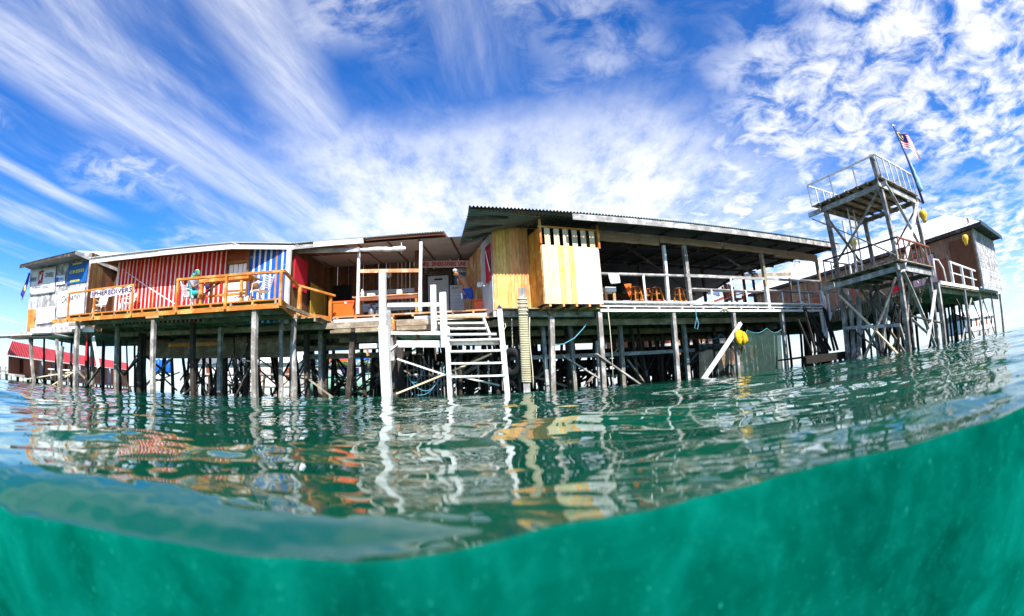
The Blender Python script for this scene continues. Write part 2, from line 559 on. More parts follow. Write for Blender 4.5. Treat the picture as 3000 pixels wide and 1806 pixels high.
# cirrus: long streaks drawn out toward the horizon ahead
warp = wnoise(wvec(.5, .5, 3, 1), 1.0, 3)
cv = wvec(1.5, .16, 4.3, 1.7, -.27)
va = wt.nodes.new('ShaderNodeVectorMath'); va.operation = 'MULTIPLY_ADD'
cw = wt.nodes.new('ShaderNodeCombineXYZ'); wt.links.new(warp, cw.inputs[0])
wt.links.new(cw.outputs[0], va.inputs[0]); va.inputs[1].default_value = (.45, 0, 0); wt.links.new(cv, va.inputs[2])
cirrus = wnoise(va.outputs[0], 1.6, 9, .58)
cirrus = smooth(cirrus, .44, .84)
fine = wnoise(wvec(5.0, .9, 1, 2, .6), 1.6, 8, .65)
cirrus = mul(cirrus, math_(wt, 'ADD', .45, smooth(fine, .3, .75)))
left = smooth(X, .30, -.30)
cirrus = mul(cirrus, math_(wt, 'ADD', .12, math_(wt, 'MULTIPLY', left, .88)))
def band(x0, k, w, y0, y1):
    d_ = math_(wt, 'ABSOLUTE', math_(wt, 'ADD', math_(wt, 'ADD', X, math_(wt, 'MULTIPLY', Y, -k)), math_(wt, 'MULTIPLY_ADD', warp, .30)))
    d_.node.inputs[0].links[0].from_node.inputs[1].links[0].from_node.inputs[2].default_value = -x0 - .15
    return mul(mul(smooth(d_, w, 0.0), smooth(Y, y1, y1 - .6)), smooth(Y, y0 - .5, y0))


wisps = math_(wt, 'MAXIMUM', band(-1.36, .245, .26, .3, 3.4), math_(wt, 'MAXIMUM', band(-.63, .0, .17, .6, 3.2), band(-1.95, .1, .10, .8, 1.7)))
wf = wnoise(wvec(7.0, .8, 3, 2, -1.2), 1.3, 9, .68)
wisps = mul(wisps, math_(wt, 'ADD', .26, math_(wt, 'MULTIPLY', smooth(wf, .25, .75), .66)))
cirrus = math_(wt, 'MAXIMUM', mul(cirrus, .85), mul(wisps, .85))
# altocumulus: small puffs in broad fields, on the right and overhead
puff = wnoise(wvec(1, 1, .4, 7), 7.0, 8, .62, .4)
field = wnoise(wvec(1, 1, 5.2, 2.2), .95, 3, .5)
fm = smooth(math_(wt, 'ADD', field, math_(wt, 'MULTIPLY', smooth(X, -.5, 1.1), .28)), .50, .78)
alto = mul(smooth(puff, .34, .66), fm)
# bright veil low in the middle
veiln = wnoise(wvec(1.2, .6, 2, 9), 3.2, 10, .68)
edge = math_(wt, 'MULTIPLY', math_(wt, 'SUBTRACT', wnoise(wvec(.8, .6, 1, 5), 1.6, 6, .62), .5), .34)
vz = smooth(math_(wt, 'ADD', sp.outputs[2], edge), .62, .34)
vx = smooth(math_(wt, 'ADD', math_(wt, 'ABSOLUTE', math_(wt, 'SUBTRACT', sp.outputs[0], .03)), edge), .72, .22)
veil = mul(mul(vz, vx), math_(wt, 'ADD', .30, math_(wt, 'MULTIPLY', smooth(veiln, .30, .62), .68)))
haze = math_(wt, 'MULTIPLY', smooth(sp.outputs[2], .22, .0), .5)
cl = math_(wt, 'MAXIMUM', math_(wt, 'MAXIMUM', mul(cirrus, .95), mul(alto, .95)), math_(wt, 'MAXIMUM', mul(veil, 1.0), haze), )
cl = math_(wt, 'MINIMUM', cl, 1.0)
ahead = smooth(sp.outputs[1], -.35, .12)          # unseen sky behind the camera: clouds thinned to an even veil for neutral fill
cl = math_(wt, 'ADD', mul(cl, ahead), mul(math_(wt, 'SUBTRACT', 1.0, ahead), .26))
skyc = mix(wt, cl, base, (.68, .69, .71))
wt.links.new(skyc, bg.inputs['Color']); bg.inputs['Strength'].default_value = 1.0

sd = bpy.data.lights.new('sun', 'SUN'); sd.energy = 5.0; sd.angle = math.radians(.53); sd.color = (1.0, .955, .88)
so = bpy.data.objects.new('sun', sd); C.objects.link(so)
tosun = Vector((math.cos(EL) * math.sin(SAZ), math.cos(EL) * math.cos(SAZ), math.sin(EL)))
so.rotation_euler = tosun.to_track_quat('Z', 'Y').to_euler(); so.location = (0, -5, 30)

cd = bpy.data.cameras.new('camera'); cam = bpy.data.objects.new('camera', cd); C.objects.link(cam)
cd.type = 'PANO'; cd.panorama_type = 'FISHEYE_EQUISOLID'
cd.fisheye_lens = F * 36 / 3000; cd.fisheye_fov = math.radians(220); cd.sensor_width = 36
cd.clip_start = .01; cd.clip_end = 9000
cam.matrix_world = Matrix.Translation((0, 0, H)) @ CM.to_4x4()
cd.dof.use_dof = True; cd.dof.focus_distance = 15.0; cd.dof.aperture_fstop = 6.3
SC.camera = cam
SC.view_settings.view_transform = 'Standard'; SC.view_settings.look = 'None'
SC.view_settings.exposure = 0.82; SC.view_settings.gamma = 1.0
SC.cycles.max_bounces = 6; SC.cycles.diffuse_bounces = 3; SC.cycles.glossy_bounces = 3; SC.cycles.transparent_max_bounces = 8
SC.cycles.caustics_reflective = False; SC.cycles.caustics_refractive = False
SC.cycles.use_denoising = True


# ------------------------------------------------------------------ the sea: one sheet from the lens port to the horizon, cut open at the port
def sea_mats():
    m, t, b = nt_new('sea_surface')
    tc_ = N(t, 'ShaderNodeTexCoord')
    n = N(t, 'ShaderNodeTexNoise', Scale=.5, Detail=3); t.links.new(tc_.outputs['Object'], n.inputs['Vector'])
    t.links.new(ramp(t, n.outputs[0], [(.3, (.001, .052, .028)), (.7, (.0015, .092, .052))]), b.inputs['Base Color'])
    b.inputs['Roughness'].default_value = .01; b.inputs['IOR'].default_value = 1.45
    hts = []
    for sc, dist, sx in ((3.0, .0045, .45), (9.0, .0010, .55), (26.0, .0002, .8)):
        mp = N(t, 'ShaderNodeMapping'); mp.inputs['Scale'].default_value = (sx, 1, 1)
        t.links.new(tc_.outputs['Object'], mp.inputs[0])
        q = N(t, 'ShaderNodeTexNoise', Scale=sc, Detail=2, Roughness=.5); t.links.new(mp.outputs[0], q.inputs['Vector'])
        hts.append(math_(t, 'MULTIPLY', q.outputs[0], dist))
    h = math_(t, 'ADD', math_(t, 'ADD', hts[0], hts[1]), hts[2])
    bp = N(t, 'ShaderNodeBump', Strength=1.0, Distance=1.0)
    t.links.new(h, bp.inputs['Height']); t.links.new(bp.outputs[0], b.inputs['Normal'])
    u, t, b = nt_new('sea_below_the_surface')
    tc_ = N(t, 'ShaderNodeTexCoord')
    n = N(t, 'ShaderNodeTexNoise', Scale=7, Detail=6, Roughness=.62, Distortion=.8); t.links.new(tc_.outputs['Object'], n.inputs['Vector'])
    col = ramp(t, n.outputs[0], [(.22, (.0, .050, .031)), (.5, (.0, .092, .061)), (.78, (.001, .138, .100))])
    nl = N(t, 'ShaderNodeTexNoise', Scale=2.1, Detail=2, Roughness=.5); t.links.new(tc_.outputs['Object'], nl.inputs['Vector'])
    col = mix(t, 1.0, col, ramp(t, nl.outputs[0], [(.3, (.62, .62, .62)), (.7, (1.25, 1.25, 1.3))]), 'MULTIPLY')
    mp = N(t, 'ShaderNodeMapping'); mp.inputs['Scale'].default_value = (1, 1, .55); mp.inputs['Rotation'].default_value = (0, .6, 0)
    t.links.new(tc_.outputs['Object'], mp.inputs[0])
    g = N(t, 'ShaderNodeTexNoise', Scale=34, Detail=5, Roughness=.7); t.links.new(mp.outputs[0], g.inputs['Vector'])
    col = mix(t, math_(t, 'MULTIPLY', ramp(t, g.outputs[0], [(.50, (0, 0, 0)), (.85, (1, 1, 1))]), .30), col, (.004, .22, .155))
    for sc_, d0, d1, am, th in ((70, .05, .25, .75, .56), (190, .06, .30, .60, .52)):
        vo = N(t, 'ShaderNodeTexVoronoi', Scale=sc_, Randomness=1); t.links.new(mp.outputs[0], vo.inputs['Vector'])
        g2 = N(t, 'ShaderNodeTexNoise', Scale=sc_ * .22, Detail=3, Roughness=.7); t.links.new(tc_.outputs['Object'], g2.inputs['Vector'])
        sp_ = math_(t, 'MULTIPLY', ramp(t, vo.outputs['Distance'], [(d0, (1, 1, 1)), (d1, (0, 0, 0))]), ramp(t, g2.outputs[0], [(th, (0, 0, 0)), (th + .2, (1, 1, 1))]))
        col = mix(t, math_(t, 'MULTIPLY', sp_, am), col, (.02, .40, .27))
    t.links.new(col, b.inputs['Base Color'])
    b.inputs['Roughness'].default_value = 1; b.inputs['Specular IOR Level'].default_value = 0
    return m, u


def make_sea():
    M1, M2 = sea_mats()
    # rim of the water against the port, found where the split line of the photograph meets the surface
    rim_az = np.radians([-88, -80, -72, -63.5, -45.5, -34.1, -22.3, -9.1, 5.9, 17.5, 32.4, 45.9, 59.5, 68, 76, 84, 88])
    rim_r = np.array([7.0, 1.7, .86, .61, .527, .46, .43, .447, .52, .57, 0.72, .83, 1.00, 1.25, 2.2, 6.0, 12.0])
    rim_drop = np.array([.0, .0, .016, .034, .040, .036, .026, .010, .0, .0, .0, .0, .0, .0, .0, .0, .0])
    rows, cols = 640, 620
    az = np.linspace(-88, 88, cols) * PI / 180
    r0 = np.interp(az, rim_az, rim_r)
    drop = np.interp(az, rim_az, rim_drop)
    r0 = r0 * (H + drop - .002) / H + .008 * np.sin(az * 17) * np.sin(az * 6.3 + 1)
    k = np.ones(9) / 9
    drop = np.convolve(np.pad(drop, 4, mode='edge'), k, mode='valid')
    r0 = np.convolve(np.pad(r0, 4, mode='edge'), k, mode='valid')
    s = np.concatenate([np.linspace(0, math.log(70 / .45), rows), math.log(70 / .45) + np.linspace(0, math.log(8000 / 70), 40)[1:]])
    # the rings leave the rim's shape and become circles
    rr = np.exp(s)[:, None] * .45
    wgt = np.clip(1 - s[:, None] / 3.2, 0, 1) ** 2
    r = rr * (1 + wgt * (r0[None, :] / .45 - 1))
    r = np.maximum(r, r0[None, :] * 1.0)
    x = r * np.sin(az)[None, :]; y = r * np.cos(az)[None, :]
    rng = np.random.default_rng(5)
    z = np.zeros_like(x)
    for i in range(70):
        lam = float(np.exp(rng.uniform(math.log(.10), math.log(3.2))))
        th = rng.normal(PI / 2 + .15, .75)           # crests mostly lie across the view
        amp = .0053 * lam ** 1.28 * rng.uniform(.5, 1.3) / 2.9
        kk = 2 * PI / lam
        fade = np.clip((lam * 1.0) / (r * .012 + 1e-6) - 1.0, 0, 1)   # drop what the mesh cannot carry at that range
        ph = kk * (x * math.cos(th) + y * math.sin(th)) + rng.uniform(0, 2 * PI)
        z += amp * fade * (np.sin(ph) + .18 * np.sin(2 * ph + .6))
    z *= np.clip(60 / r, 0, 1)
    z -= z.mean()
    dr = r - r0[None, :]
    z = z * (1 - .45 * np.exp(-dr / .16))
    azd = np.degrees(az)[None, :]
    # the surface bends down to the port on the left, and a small swell rises a little way off on the right
    z -= drop[None, :] * np.exp(-(np.maximum(dr, 0) / .14) ** 1.35)
    z += .016 * (1 / (1 + np.exp(-(azd - 14) / 4))) * np.exp(-((dr - .46 - .10 * np.sin(azd * .11)) / .15) ** 2)
    rip = np.zeros_like(x)
    for i in range(26):                              # cat's-paw ripples running along the port
        lam = float(np.exp(rng.uniform(math.log(.035), math.log(.16)))); th = rng.normal(PI / 2 - .2, .5)
        rip += .0058 * lam * rng.uniform(.4, 1.2) / 2.2 * np.sin(2 * PI / lam * (x * math.cos(th) + y * math.sin(th)) + rng.uniform(0, 6.28))
    z += rip * np.exp(-dr / .35)
    z += .0025 * np.exp(-(dr / .02))
    # front of the water below the rim
    dn = np.array([0, .006, .02, .05, .1, .2, .4, .8, 1.6, 3.0])
    fx = [x[0] * (1 - .004 * j) for j in range(len(dn))]
    fy = [y[0] * (1 - .004 * j) for j in range(len(dn))]
    fz = [z[0] - d for d in dn]
    P = np.concatenate([np.stack([np.stack(fx), np.stack(fy), np.stack(fz)], -1)[::-1][:-1], np.stack([x, y, z], -1)], 0)
    R_, Q = P.shape[:2]
    idx = np.arange(R_ * Q).reshape(R_, Q)
    faces = np.stack([idx[:-1, :-1], idx[:-1, 1:], idx[1:, 1:], idx[1:, :-1]], -1).reshape(-1, 4)
    me = bpy.data.meshes.new('water')
    me.vertices.add(R_ * Q); me.vertices.foreach_set('co', P.reshape(-1).astype(np.float32))
    nf = len(faces)
    me.loops.add(nf * 4); me.polygons.add(nf)
    me.loops.foreach_set('vertex_index', faces.reshape(-1).astype(np.int32))
    me.polygons.foreach_set('loop_start', np.arange(0, nf * 4, 4, dtype=np.int32))
    mi = np.zeros((R_ - 1, Q - 1), dtype=np.int32); mi[:len(dn) - 1] = 1
    me.materials.append(M1); me.materials.append(M2)
    me.update(calc_edges=True)
    me.polygons.foreach_set('material_index', mi.reshape(-1))
    me.polygons.foreach_set('use_smooth', np.ones(nf, dtype=bool))
    me.update()
    o = bpy.data.objects.new('water', me); C.objects.link(o)
    return struct(o)


make_sea()

# ================================================================== THE FRONT DECK (left)
ZF = 2.85                                    # floor level
YD = 12.45                                   # front edge of the orange deck
dk = thing('timber_deck', 'orange timber deck on tall piles in front of the red and blue striped walls', 'deck', (-12, YD + 1.2, 0))
m = MB()
m.box(-17.6, -6.55, YD, YD + .13, ZF - .045, ZF)
y = YD + .14
while y < 14.75:
    m.box(-17.6, -6.55 - .27 * (y - YD), y, y + .13, ZF - .04, ZF - .005); y += .14
m.build('floor', W_ORANGE, dk)
MB().box(-18.95, -6.55, YD + .01, YD + .06, 2.57, 2.715).build('rim_beam', W_ORANGE, dk)
MB().beam((-6.56, YD + .03, 2.70), (-7.15, 14.6, 2.72), .05, .26).build('side_board', W_ORANGE, dk)
MB().beam((-7.12, 14.6, 2.76), (-6.38, 16.12, 2.76), .05, .17).build('side_board', W_ORANGE, dk)
x = -17.4
while x < -6.7:                              # joists run back under the floor, their ends show above the rim beam
    MB().box(x - .035, x + .035, YD - .004, 14.9, 2.69, 2.80).build('joist', W_ORANGE if RN.random() < .3 else W_UNDER, dk)
    x += .82
for yy in (13.3, 14.3):
    MB().box(-18.6, -6.9, yy, yy + .09, 2.55, 2.69).build('cross_beam', W_UNDER, dk)


def rail_post(x, y, z0, z1, w=.085, par=dk):
    MB().beam((x, y, z0), (x, y, z1), w, w, up=(0, 1, 0)).build('railing_post', W_ORANGE, par)


yr = YD + .0
for x0, x1, z0, z1 in ((-17.62, -12.98, 3.72, 3.70), (-10.76, -6.46, 3.70, 3.63)):
    MB().beam((x0, yr, z0), (x1, yr, z1), .11, .07).build('handrail', W_ORANGE, dk)
for x, zt in ((-17.52, 3.69), (-13.06, 3.67), (-10.70, 3.67), (-8.58, 3.64), (-6.56, 3.60)):
    rail_post(x, yr - .02, 2.62, zt)
rail_post(-15.5, yr - .02, 2.66, 3.45)
MB().beam((-6.52, YD + .03, 3.66), (-7.06, 14.56, 3.71), .10, .07).build('handrail', W_ORANGE, dk)
MB().beam((-7.12, 14.55, 3.72), (-6.27, 16.15, 3.60), .10, .07).build('handrail', W_ORANGE, dk)
rail_post(-7.02, 14.72, 2.7, 3.68, .12); rail_post(-6.40, 16.08, 2.66, 3.58, .11)


def pile(par, x, y, ztop, mat=W_GPOST, w=.15, lean=(0, 0), rnd=False, name='pile', zb=-.7):
    a = (x + lean[0], y + lean[1], zb)
    if rnd:
        n = 6
        pts = [Vector(a).lerp(Vector((x, y, ztop)), i / n) + Vector((RN.uniform(-.02, .02), RN.uniform(-.02, .02), 0)) * (0 < i < n) for i in range(n + 1)]
        return MB().tube(pts, [w / 2 * (1.12 - .25 * i / n) for i in range(n + 1)], 8).build(name, mat, par, smooth=True)
    b = MB()
    b.beam(a, (x, y, ztop), w, w * 1.0, up=(0, 1, 0))
    return b.build(name, mat, par)


q = at(K(1, 560, 740), y=12.7); pile(dk, q.x, 12.7, 2.6, W_GPOST, .19, (-.10, 0))
q = at(K(1, 1222, 700), y=12.6); pile(dk, q.x, 12.6, 2.62, W_GPOST, .16)
MB().box(q.x - .33, q.x + .33, 12.46, 12.75, 2.50, 2.58).build('bolster', P_NAT, dk)
q = at(K(1, 2100, 640), y=12.6); pile(dk, q.x, 12.6, 2.75, W_GPOST, .16)
for k, px, yb, yt, ztop, w, mt, rnd in (
        (1, 905, 780, 14.3, 2.55, .17, W_GPOST, 0), (1, 1560, 760, 14.2, 2.55, .17, W_DARK, 0), (1, 1800, 870, 15.2, 2.5, .16, W_GPOST, 0),
        (2, 225, 760, 14.4, 2.58, .17, W_GPOST, 1), (2, 330, 770, 14.6, 2.58, .24, W_GPOST, 1), (2, 440, 870, 16.6, 2.5, .17, W_DARK, 0), (2, 565, 870, 16.8, 2.6, .15, W_GPOST, 0), (2, 580, 1050, 17.0, 2.3, .33, W_DARK, 1),
        (1, 1100, 880, 15.0, 2.4, .26, W_DARK, 1), (1, 1140, 880, 15.3, 2.4, .22, W_DARK, 1), (1, 690, 900, 15.2, 2.5, .14, W_GPOST, 0)):
    q = at(K(k, px, yb), y=yt); pile(dk, q.x, yt, ztop, mt, w, (RN.uniform(-.12, .06), 0), bool(rnd))
spots = []
for i in range(52):
    for _ in range(30):
        x, y = RN.uniform(-19.5, -2.2), RN.uniform(15.6, 24)
        if all((x - a) ** 2 + (y - b) ** 2 > .55 for a, b in spots): break
    spots.append((x, y))
    pile(dk, x, y, 2.5, W_DARK, RN.uniform(.09, .20), (RN.uniform(-.5, .5), RN.uniform(-.3, .3)), RN.random() < .6)
for i in range(66):
    a = RN.choice(spots); b = min((s for s in spots if s != a and abs(s[0] - a[0]) > .7), key=lambda s: (s[0] - a[0]) ** 2 + (s[1] - a[1]) ** 2 + RN.random() * 5)
    MB().beam((a[0], a[1] - .1, RN.uniform(-.2, .8)), (b[0], b[1] - .1, RN.uniform(.7, 2.1)), .04, RN.uniform(.04, .11)).build('brace', RN.choice((W_DARK, W_DARK, W_UNDER, W_GREY)), dk)
for k, a, b, yy, w, mt in ((1, (560, 1380), (760, 1110), 13.4, .12, W_DARK), (1, (560, 1150), (730, 1330), 13.6, .10, W_UNDER), (1, (930, 1150), (1040, 1370), 14.4, .14, W_DARK),
                           (1, (950, 1190), (1080, 1050), 14.6, .12, W_DARK), (1, (1480, 1360), (1670, 1190), 14.6, .12, W_DARK), (1, (1590, 1140), (1690, 1390), 15, .12, W_DARK),
                           (1, (1250, 1160), (1420, 1320), 15, .06, W_DARK), (1, (1930, 1380), (2060, 1110), 14.4, .12, W_DARK), (1, (1990, 1050), (2220, 1110), 15.5, .10, W_PALE),
                           (2, (430, 1200), (690, 1395), 16.4, .09, W_UNDER), (2, (20, 1130), (200, 1290), 15, .05, W_DARK), (1, (1700, 1390), (1760, 1150), 16, .09, W_DARK)):
    p0, p1 = at(K(k, *a), y=yy), at(K(k, *b), y=yy)
    MB().beam(p0, p1, .05, w, up=(0, -1, .01)).build('brace', mt, dk)
for yy, zz in ((15.6, 2.35), (17.6, 2.25), (20, 2.2)):
    MB().box(-19, -2.5, yy, yy + .15, zz, zz + .2).build('cross_beam', W_UNDER, dk)
m = MB()
for yy in np.arange(14.8, 24, .22): m.box(-19.2, -6.3, yy, yy + .2, 2.62, 2.65)
m.build('underfloor', W_UNDER, dk)
for x in np.arange(-19, -6.4, 1.25): MB().box(x, x + .06, 14.8, 24, 2.5, 2.62).build('joist', W_UNDER, dk)
p0, p1 = at(K(1, 1350, 930), y=15.2), at(K(1, 1790, 915), y=15.2)
MB().beam(p0, p1, .08, .13).build('cross_beam', W_ORANGE, dk)
MB().box(-17.2, -8.5, 17.3, 17.36, 1.55, 2.3).build('skirt_board', W_UNDER, dk)

# hanging sheets and rags on the pile at the left
for (lab, pts, mat, wd) in (('long grey-white plank hanging askew under the deck behind the leftmost orange deck pile', ((690, 850), (740, 1120)), W_WHITE, .22),
                            ('narrow red and white rag strip hanging under the deck beside the slanting white plank', ((640, 815), (630, 1060)), REDC, .10)):
    p0, p1 = at(K(1, *pts[0]), y=13.2), at(K(1, *pts[1]), y=13.2)
    o = MB().beam(p0, p1, wd, .02, up=(0, 1, 0)).build('hanging_plank' if mat is W_WHITE else 'hanging_rag', mat)
    tag(o, lab, 'plank' if mat is W_WHITE else 'rag')
p0, p1 = at(K(1, 605, 790), y=13.1), at(K(1, 700, 790), y=13.1)
tag(MB().beam(p0, p1, .03, .2).build('white_board', PAPER), 'short white board fixed crosswise under the deck above the red rag', 'board')

# ================================================================== STRIPED HOUSE
def ywall(x): return 14.6 + .1 * (x + 8)


sh = thing('striped_house', 'long shack with red and blue striped plank walls behind the orange deck', 'house', (-11.5, 14.4, 2.6))
XL, XR = -15.7, -7.46
m = MB()
xs = XL
i = 0
red, blu = [], []
ZT = 5.12
x = XL
while x < -10.05:
    wide = RN.uniform(.13, .17); nar = RN.uniform(.05, .075)
    if i == 0:
        m.m = 1; m.beam((x + .06, ywall(x), 2.55), (x + .06, ywall(x), ZT), .13, .03, up=(0, -1, 0)); x += .14
    m.m = 0; m.beam((x + wide / 2, ywall(x), 2.6), (x + wide / 2, ywall(x), ZT), wide - .004, .025, up=(0, -1, 0)); x += wide
    m.m = 1 if RN.random() < .78 else 2
    m.beam((x + nar / 2, ywall(x) - .012, 2.6), (x + nar / 2, ywall(x) - .012, ZT), nar, .025, up=(0, -1, 0)); x += nar
    i += 1
m.build('red_striped_wall', [P_RED, P_WHITE, P_NAT], sh)['label'] = 'red plank wall with narrow white and bare-wood battens'
m = MB(); x = -9.02
while x < XR - .12:
    m.m = 0; m.beam((x + .075, ywall(x), 2.5), (x + .075, ywall(x), ZT), .145, .025, up=(0, -1, 0)); x += .15
    m.m = 1 if RN.random() < .75 else 2
    m.beam((x + .037, ywall(x) - .012, 2.5), (x + .037, ywall(x) - .012, ZT), .075, .025, up=(0, -1, 0)); x += .075
m.build('blue_striped_wall', [P_BLUE, P_WHITE, P_NAT], sh)['label'] = 'blue plank wall with white and bare-wood battens'
MB().beam((XR, ywall(XR) - .03, 2.45), (XR, ywall(XR) - .03, 5.1), .14, .14, up=(0, 1, 0)).build('corner_post', P_WHITE, sh)
# window between the red and the blue wall
m = MB()
m.box(-10.05, -9.95, 14.37, 14.43, 2.6, ZT); m.box(-9.08, -9.0, 14.40, 14.48, 2.6, ZT); m.box(-9.95, -9.08, 14.39, 14.45, 4.62, 4.72); m.box(-9.95, -9.08, 14.39, 14.45, 3.60, 3.68)
wf = m.build('window', W_REDBROWN, sh)
m = MB()
for j in range(4): m.box(-9.94 + j * .215, -9.94 + j * .215 + .19, 14.5, 14.51, 3.68, 4.62)
m.box(-9.95, -9.08, 14.47, 14.48, 3.68, 4.30)
m.build('curtain', PAPER, wf)
m = MB(); m.box(-9.95, -9.08, 14.40, 14.44, 2.6, 3.6); m.build('lower_panel', PAPER, wf)
m = MB(); m.box(-9.95, -9.08, 14.40, 14.44, 4.72, ZT); m.build('upper_panel', W_REDBROWN, wf)
# side walls, back, inside
m = MB(); m.planks((XL, 20), (XL, ywall(XL)), 2.6, 5.2, .2); m.build('side_wall', W_BROWN, sh)
m = MB(); m.planks((XR, ywall(XR)), (XR - .2, 19), 2.6, 5.2, .22); m.build('side_wall', W_BROWN, sh)
MB().box(XL, -9.0, 20, 20.1, 2.6, 5.2).build('back_wall', W_BROWN, sh)
# roof: low iron sheets with grey fascia boards, the eave runs a little out from the wall


EO = -.30


def eave(x): return EO + (13.03 + (x + 16.33) * .118 if x < -9.43 else 13.85 + (x + 9.43) * .2)


pts = [-16.5, -9.43, -5.0, -2.3]
RF0 = [(-16.55, eave(-16.55), 4.89), (-9.25, eave(-9.25), 4.89), (-7.35, 14.72, 5.0), (-5.05, 15.93, 5.37), (-2.2, 15.95, 5.38)]
m = MB()
for a, b in zip(RF0[:-1], RF0[1:]):
    m.corr((a[0], a[1] - .10, a[2] + .21), (b[0], b[1] - .10, b[2] + .21), (a[0] + .5, 20.5, 5.95), (b[0] + .2, 20.5, 5.95), wl=.09, amp=.018)
ro = m.build('roof', CORRW, sh, smooth=True)
m = MB()
for a, b in zip(RF0[:-1], RF0[1:]):
    m.grid([[(a[0], a[1] + .05, a[2] + .14), (b[0], b[1] + .05, b[2] + .14)], [(a[0] + .3, 18, 5.50), (b[0] + .2, 18, 5.50)], [(a[0] + .5, 20.2, 5.85), (b[0] + .2, 20.2, 5.85)]])
m.build('roof_lining', W_BROWN, sh)


def fascia(s_, f0, f1, dz, hh, mt, dy=0.0):
    p, q = Vector(RF0[s_]), Vector(RF0[s_ + 1])
    a, b = p.lerp(q, f0), p.lerp(q, f1)
    MB().beam((a.x, a.y + dy, a.z + dz), (b.x, b.y + dy, b.z + dz), .03, hh).build('fascia_board', mt, sh)


fascia(0, 0, .545, .095, .19, W_WHITE); fascia(0, .545, 1, .09, .18, W_WHITE, -.02); fascia(1, .0, 1, .08, .15, W_WHITE); fascia(2, .0, .45, .08, .14, W_GREY)
fascia(2, .28, .97, .11, .20, W_WHITE, -.05); fascia(3, .0, 1, .14, .07, W_BROWN)
p0, p1 = at(K(2, 300, 112), y=15.2), at(K(2, 900, 95), y=15.9)
MB().beam(p0, p1, .06, .16).build('hanging_board', W_GREY, sh)
# coloured panels on the side wall next to the porch
m = MB(); m.box(XR - .045 + .06, XR + .075, 15.0, 16.1, 3.75, 4.9); m.build('red_panel', REDC, sh)
m = MB(); m.planks((XR + .06, 16.5), (XR - .03, 18.3), 2.85, 4.25, .22); m.build('yellow_panel', plain('mustard_paint', (.42, .26, .03), .7, dirt=.4), sh)
# lashing rope down the red wall
p0, p1 = at(K(1, 935, 255), y=13.85), at(K(1, 1400, 565), y=14.15)
tag(MB().tube([p0, p0.lerp(p1, .5) - Vector((0, 0, .03)), p1], .022, 6).build('stay_rope', PAPER), 'white rope slanting down across the red striped wall', 'rope')
# rolled tarpaulin tied up along the porch eave
p0, p1 = at(K(2, 905, 98), y=15.85), at(K(2, 1300, 85), y=15.85)
m = MB(); n = 12
m.tube([p0.lerp(p1, i / n) + Vector((0, RN.uniform(-.02, .02), RN.uniform(-.02, .02))) for i in range(n + 1)], [.05] + [.085 + RN.uniform(-.02, .02) for _ in range(n - 1)] + [.06], 8)
m.tube([p1 + Vector((-.15, 0, .22)), p1 + Vector((-.12, -.1, 0)), p1 + Vector((-.14, .02, -.16))], .012, 5)
tag(m.build('rolled_tarpaulin', CANVAS, smooth=True), 'rolled white tarpaulin tied up under the porch eave', 'tarpaulin')

# ================================================================== WEATHERED SHACK (far left)
ws = thing('weathered_shack', 'silver-grey weathered shack at the left end, hung with dive banners and signs', 'shack', (-21, 14.5, 2.5))
YS = 13.85
xl = at(K(1, 120, 700), y=YS).x; xr = at(K(1, 640, 500), y=YS).x
zl = at(K(1, 130, 260), y=YS).z; zr = at(K(1, 640, 130), y=YS).z
m = MB(); m.planks((xl, YS), (xr, YS), 2.45, 5.2, .24, top=lambda f: min(zl, zr) + abs(zl - zr) * f * (1 if zr > zl else 0)); m.build('front_wall', SHACK, ws)
m = MB(); m.planks((xr, YS), (xr, 19.5), 2.5, zr, .22); m.build('side_wall', W_BROWN, ws)
m = MB(); m.planks((xl, 19), (xl, YS), 2.5, zl, .22); m.build('side_wall', SHACK, ws)
# passage wall between shack and striped house
m = MB(); m.planks((xr, 15.6), (XL, 15.4), 2.6, 5.2, .2); pw = m.build('passage_wall', W_BROWN, ws)
MB().box(xr + .5, xr + 1.5, 15.45, 15.5, 2.7, 4.75).build('doorway_shade_panel', DARKIN, pw)  # flat dark panel, the doorway's shade put into its colour
pa, pb = at(K(1, 50, 228), y=12.9), at(K(1, 535, 108), y=12.9)
m = MB(); m.corr(pa, pb, (pa.x + .3, 19, pa.z - .4), (pb.x + 1.2, 19, pb.z - .5), wl=.09, amp=.02); m.build('roof', CORR, ws, smooth=True)
MB().beam(pa + Vector((0, .05, -.10)), pb + Vector((0, .05, -.10)), .04, .13).build('fascia_board', W_DARK, ws)
MB().beam(pb + Vector((0, .03, -.06)), (pb.x + 1.2, 19, pb.z - .56), .04, .14).build('fascia_board', W_GREY, ws)
p0 = at(K(1, 545, 105), y=13.4); p1 = at(K(1, 735, 160), y=14.6)
m = MB(); m.corr(p0, p1, p0 + Vector((.5, 3, .6)), p1 + Vector((.5, 3, .6)), wl=.09, amp=.015); m.build('roof_sheet', CORRW, ws, smooth=True)
p0 = at(K(1, 115, 800), y=YS - .04); p1 = at(K(1, 190, 612), y=YS - .04)
d = MB().box(p0.x, p1.x, YS - .06, YS - .03, p0.z, p1.z).build('door', W_ORANGE, ws); d['label'] = 'narrow orange door'
MB().box(xl - .3, xr + .3, YS - .25, 19.2, 2.35, 2.47).build('floor', W_GREY, ws)
for x in np.linspace(xl + .2, xr - .2, 5):
    for yy in (14.2, 16.5, 19): pile(ws, x, yy, 2.4, W_DARK, .15, (RN.uniform(-.15, .15), 0), True)


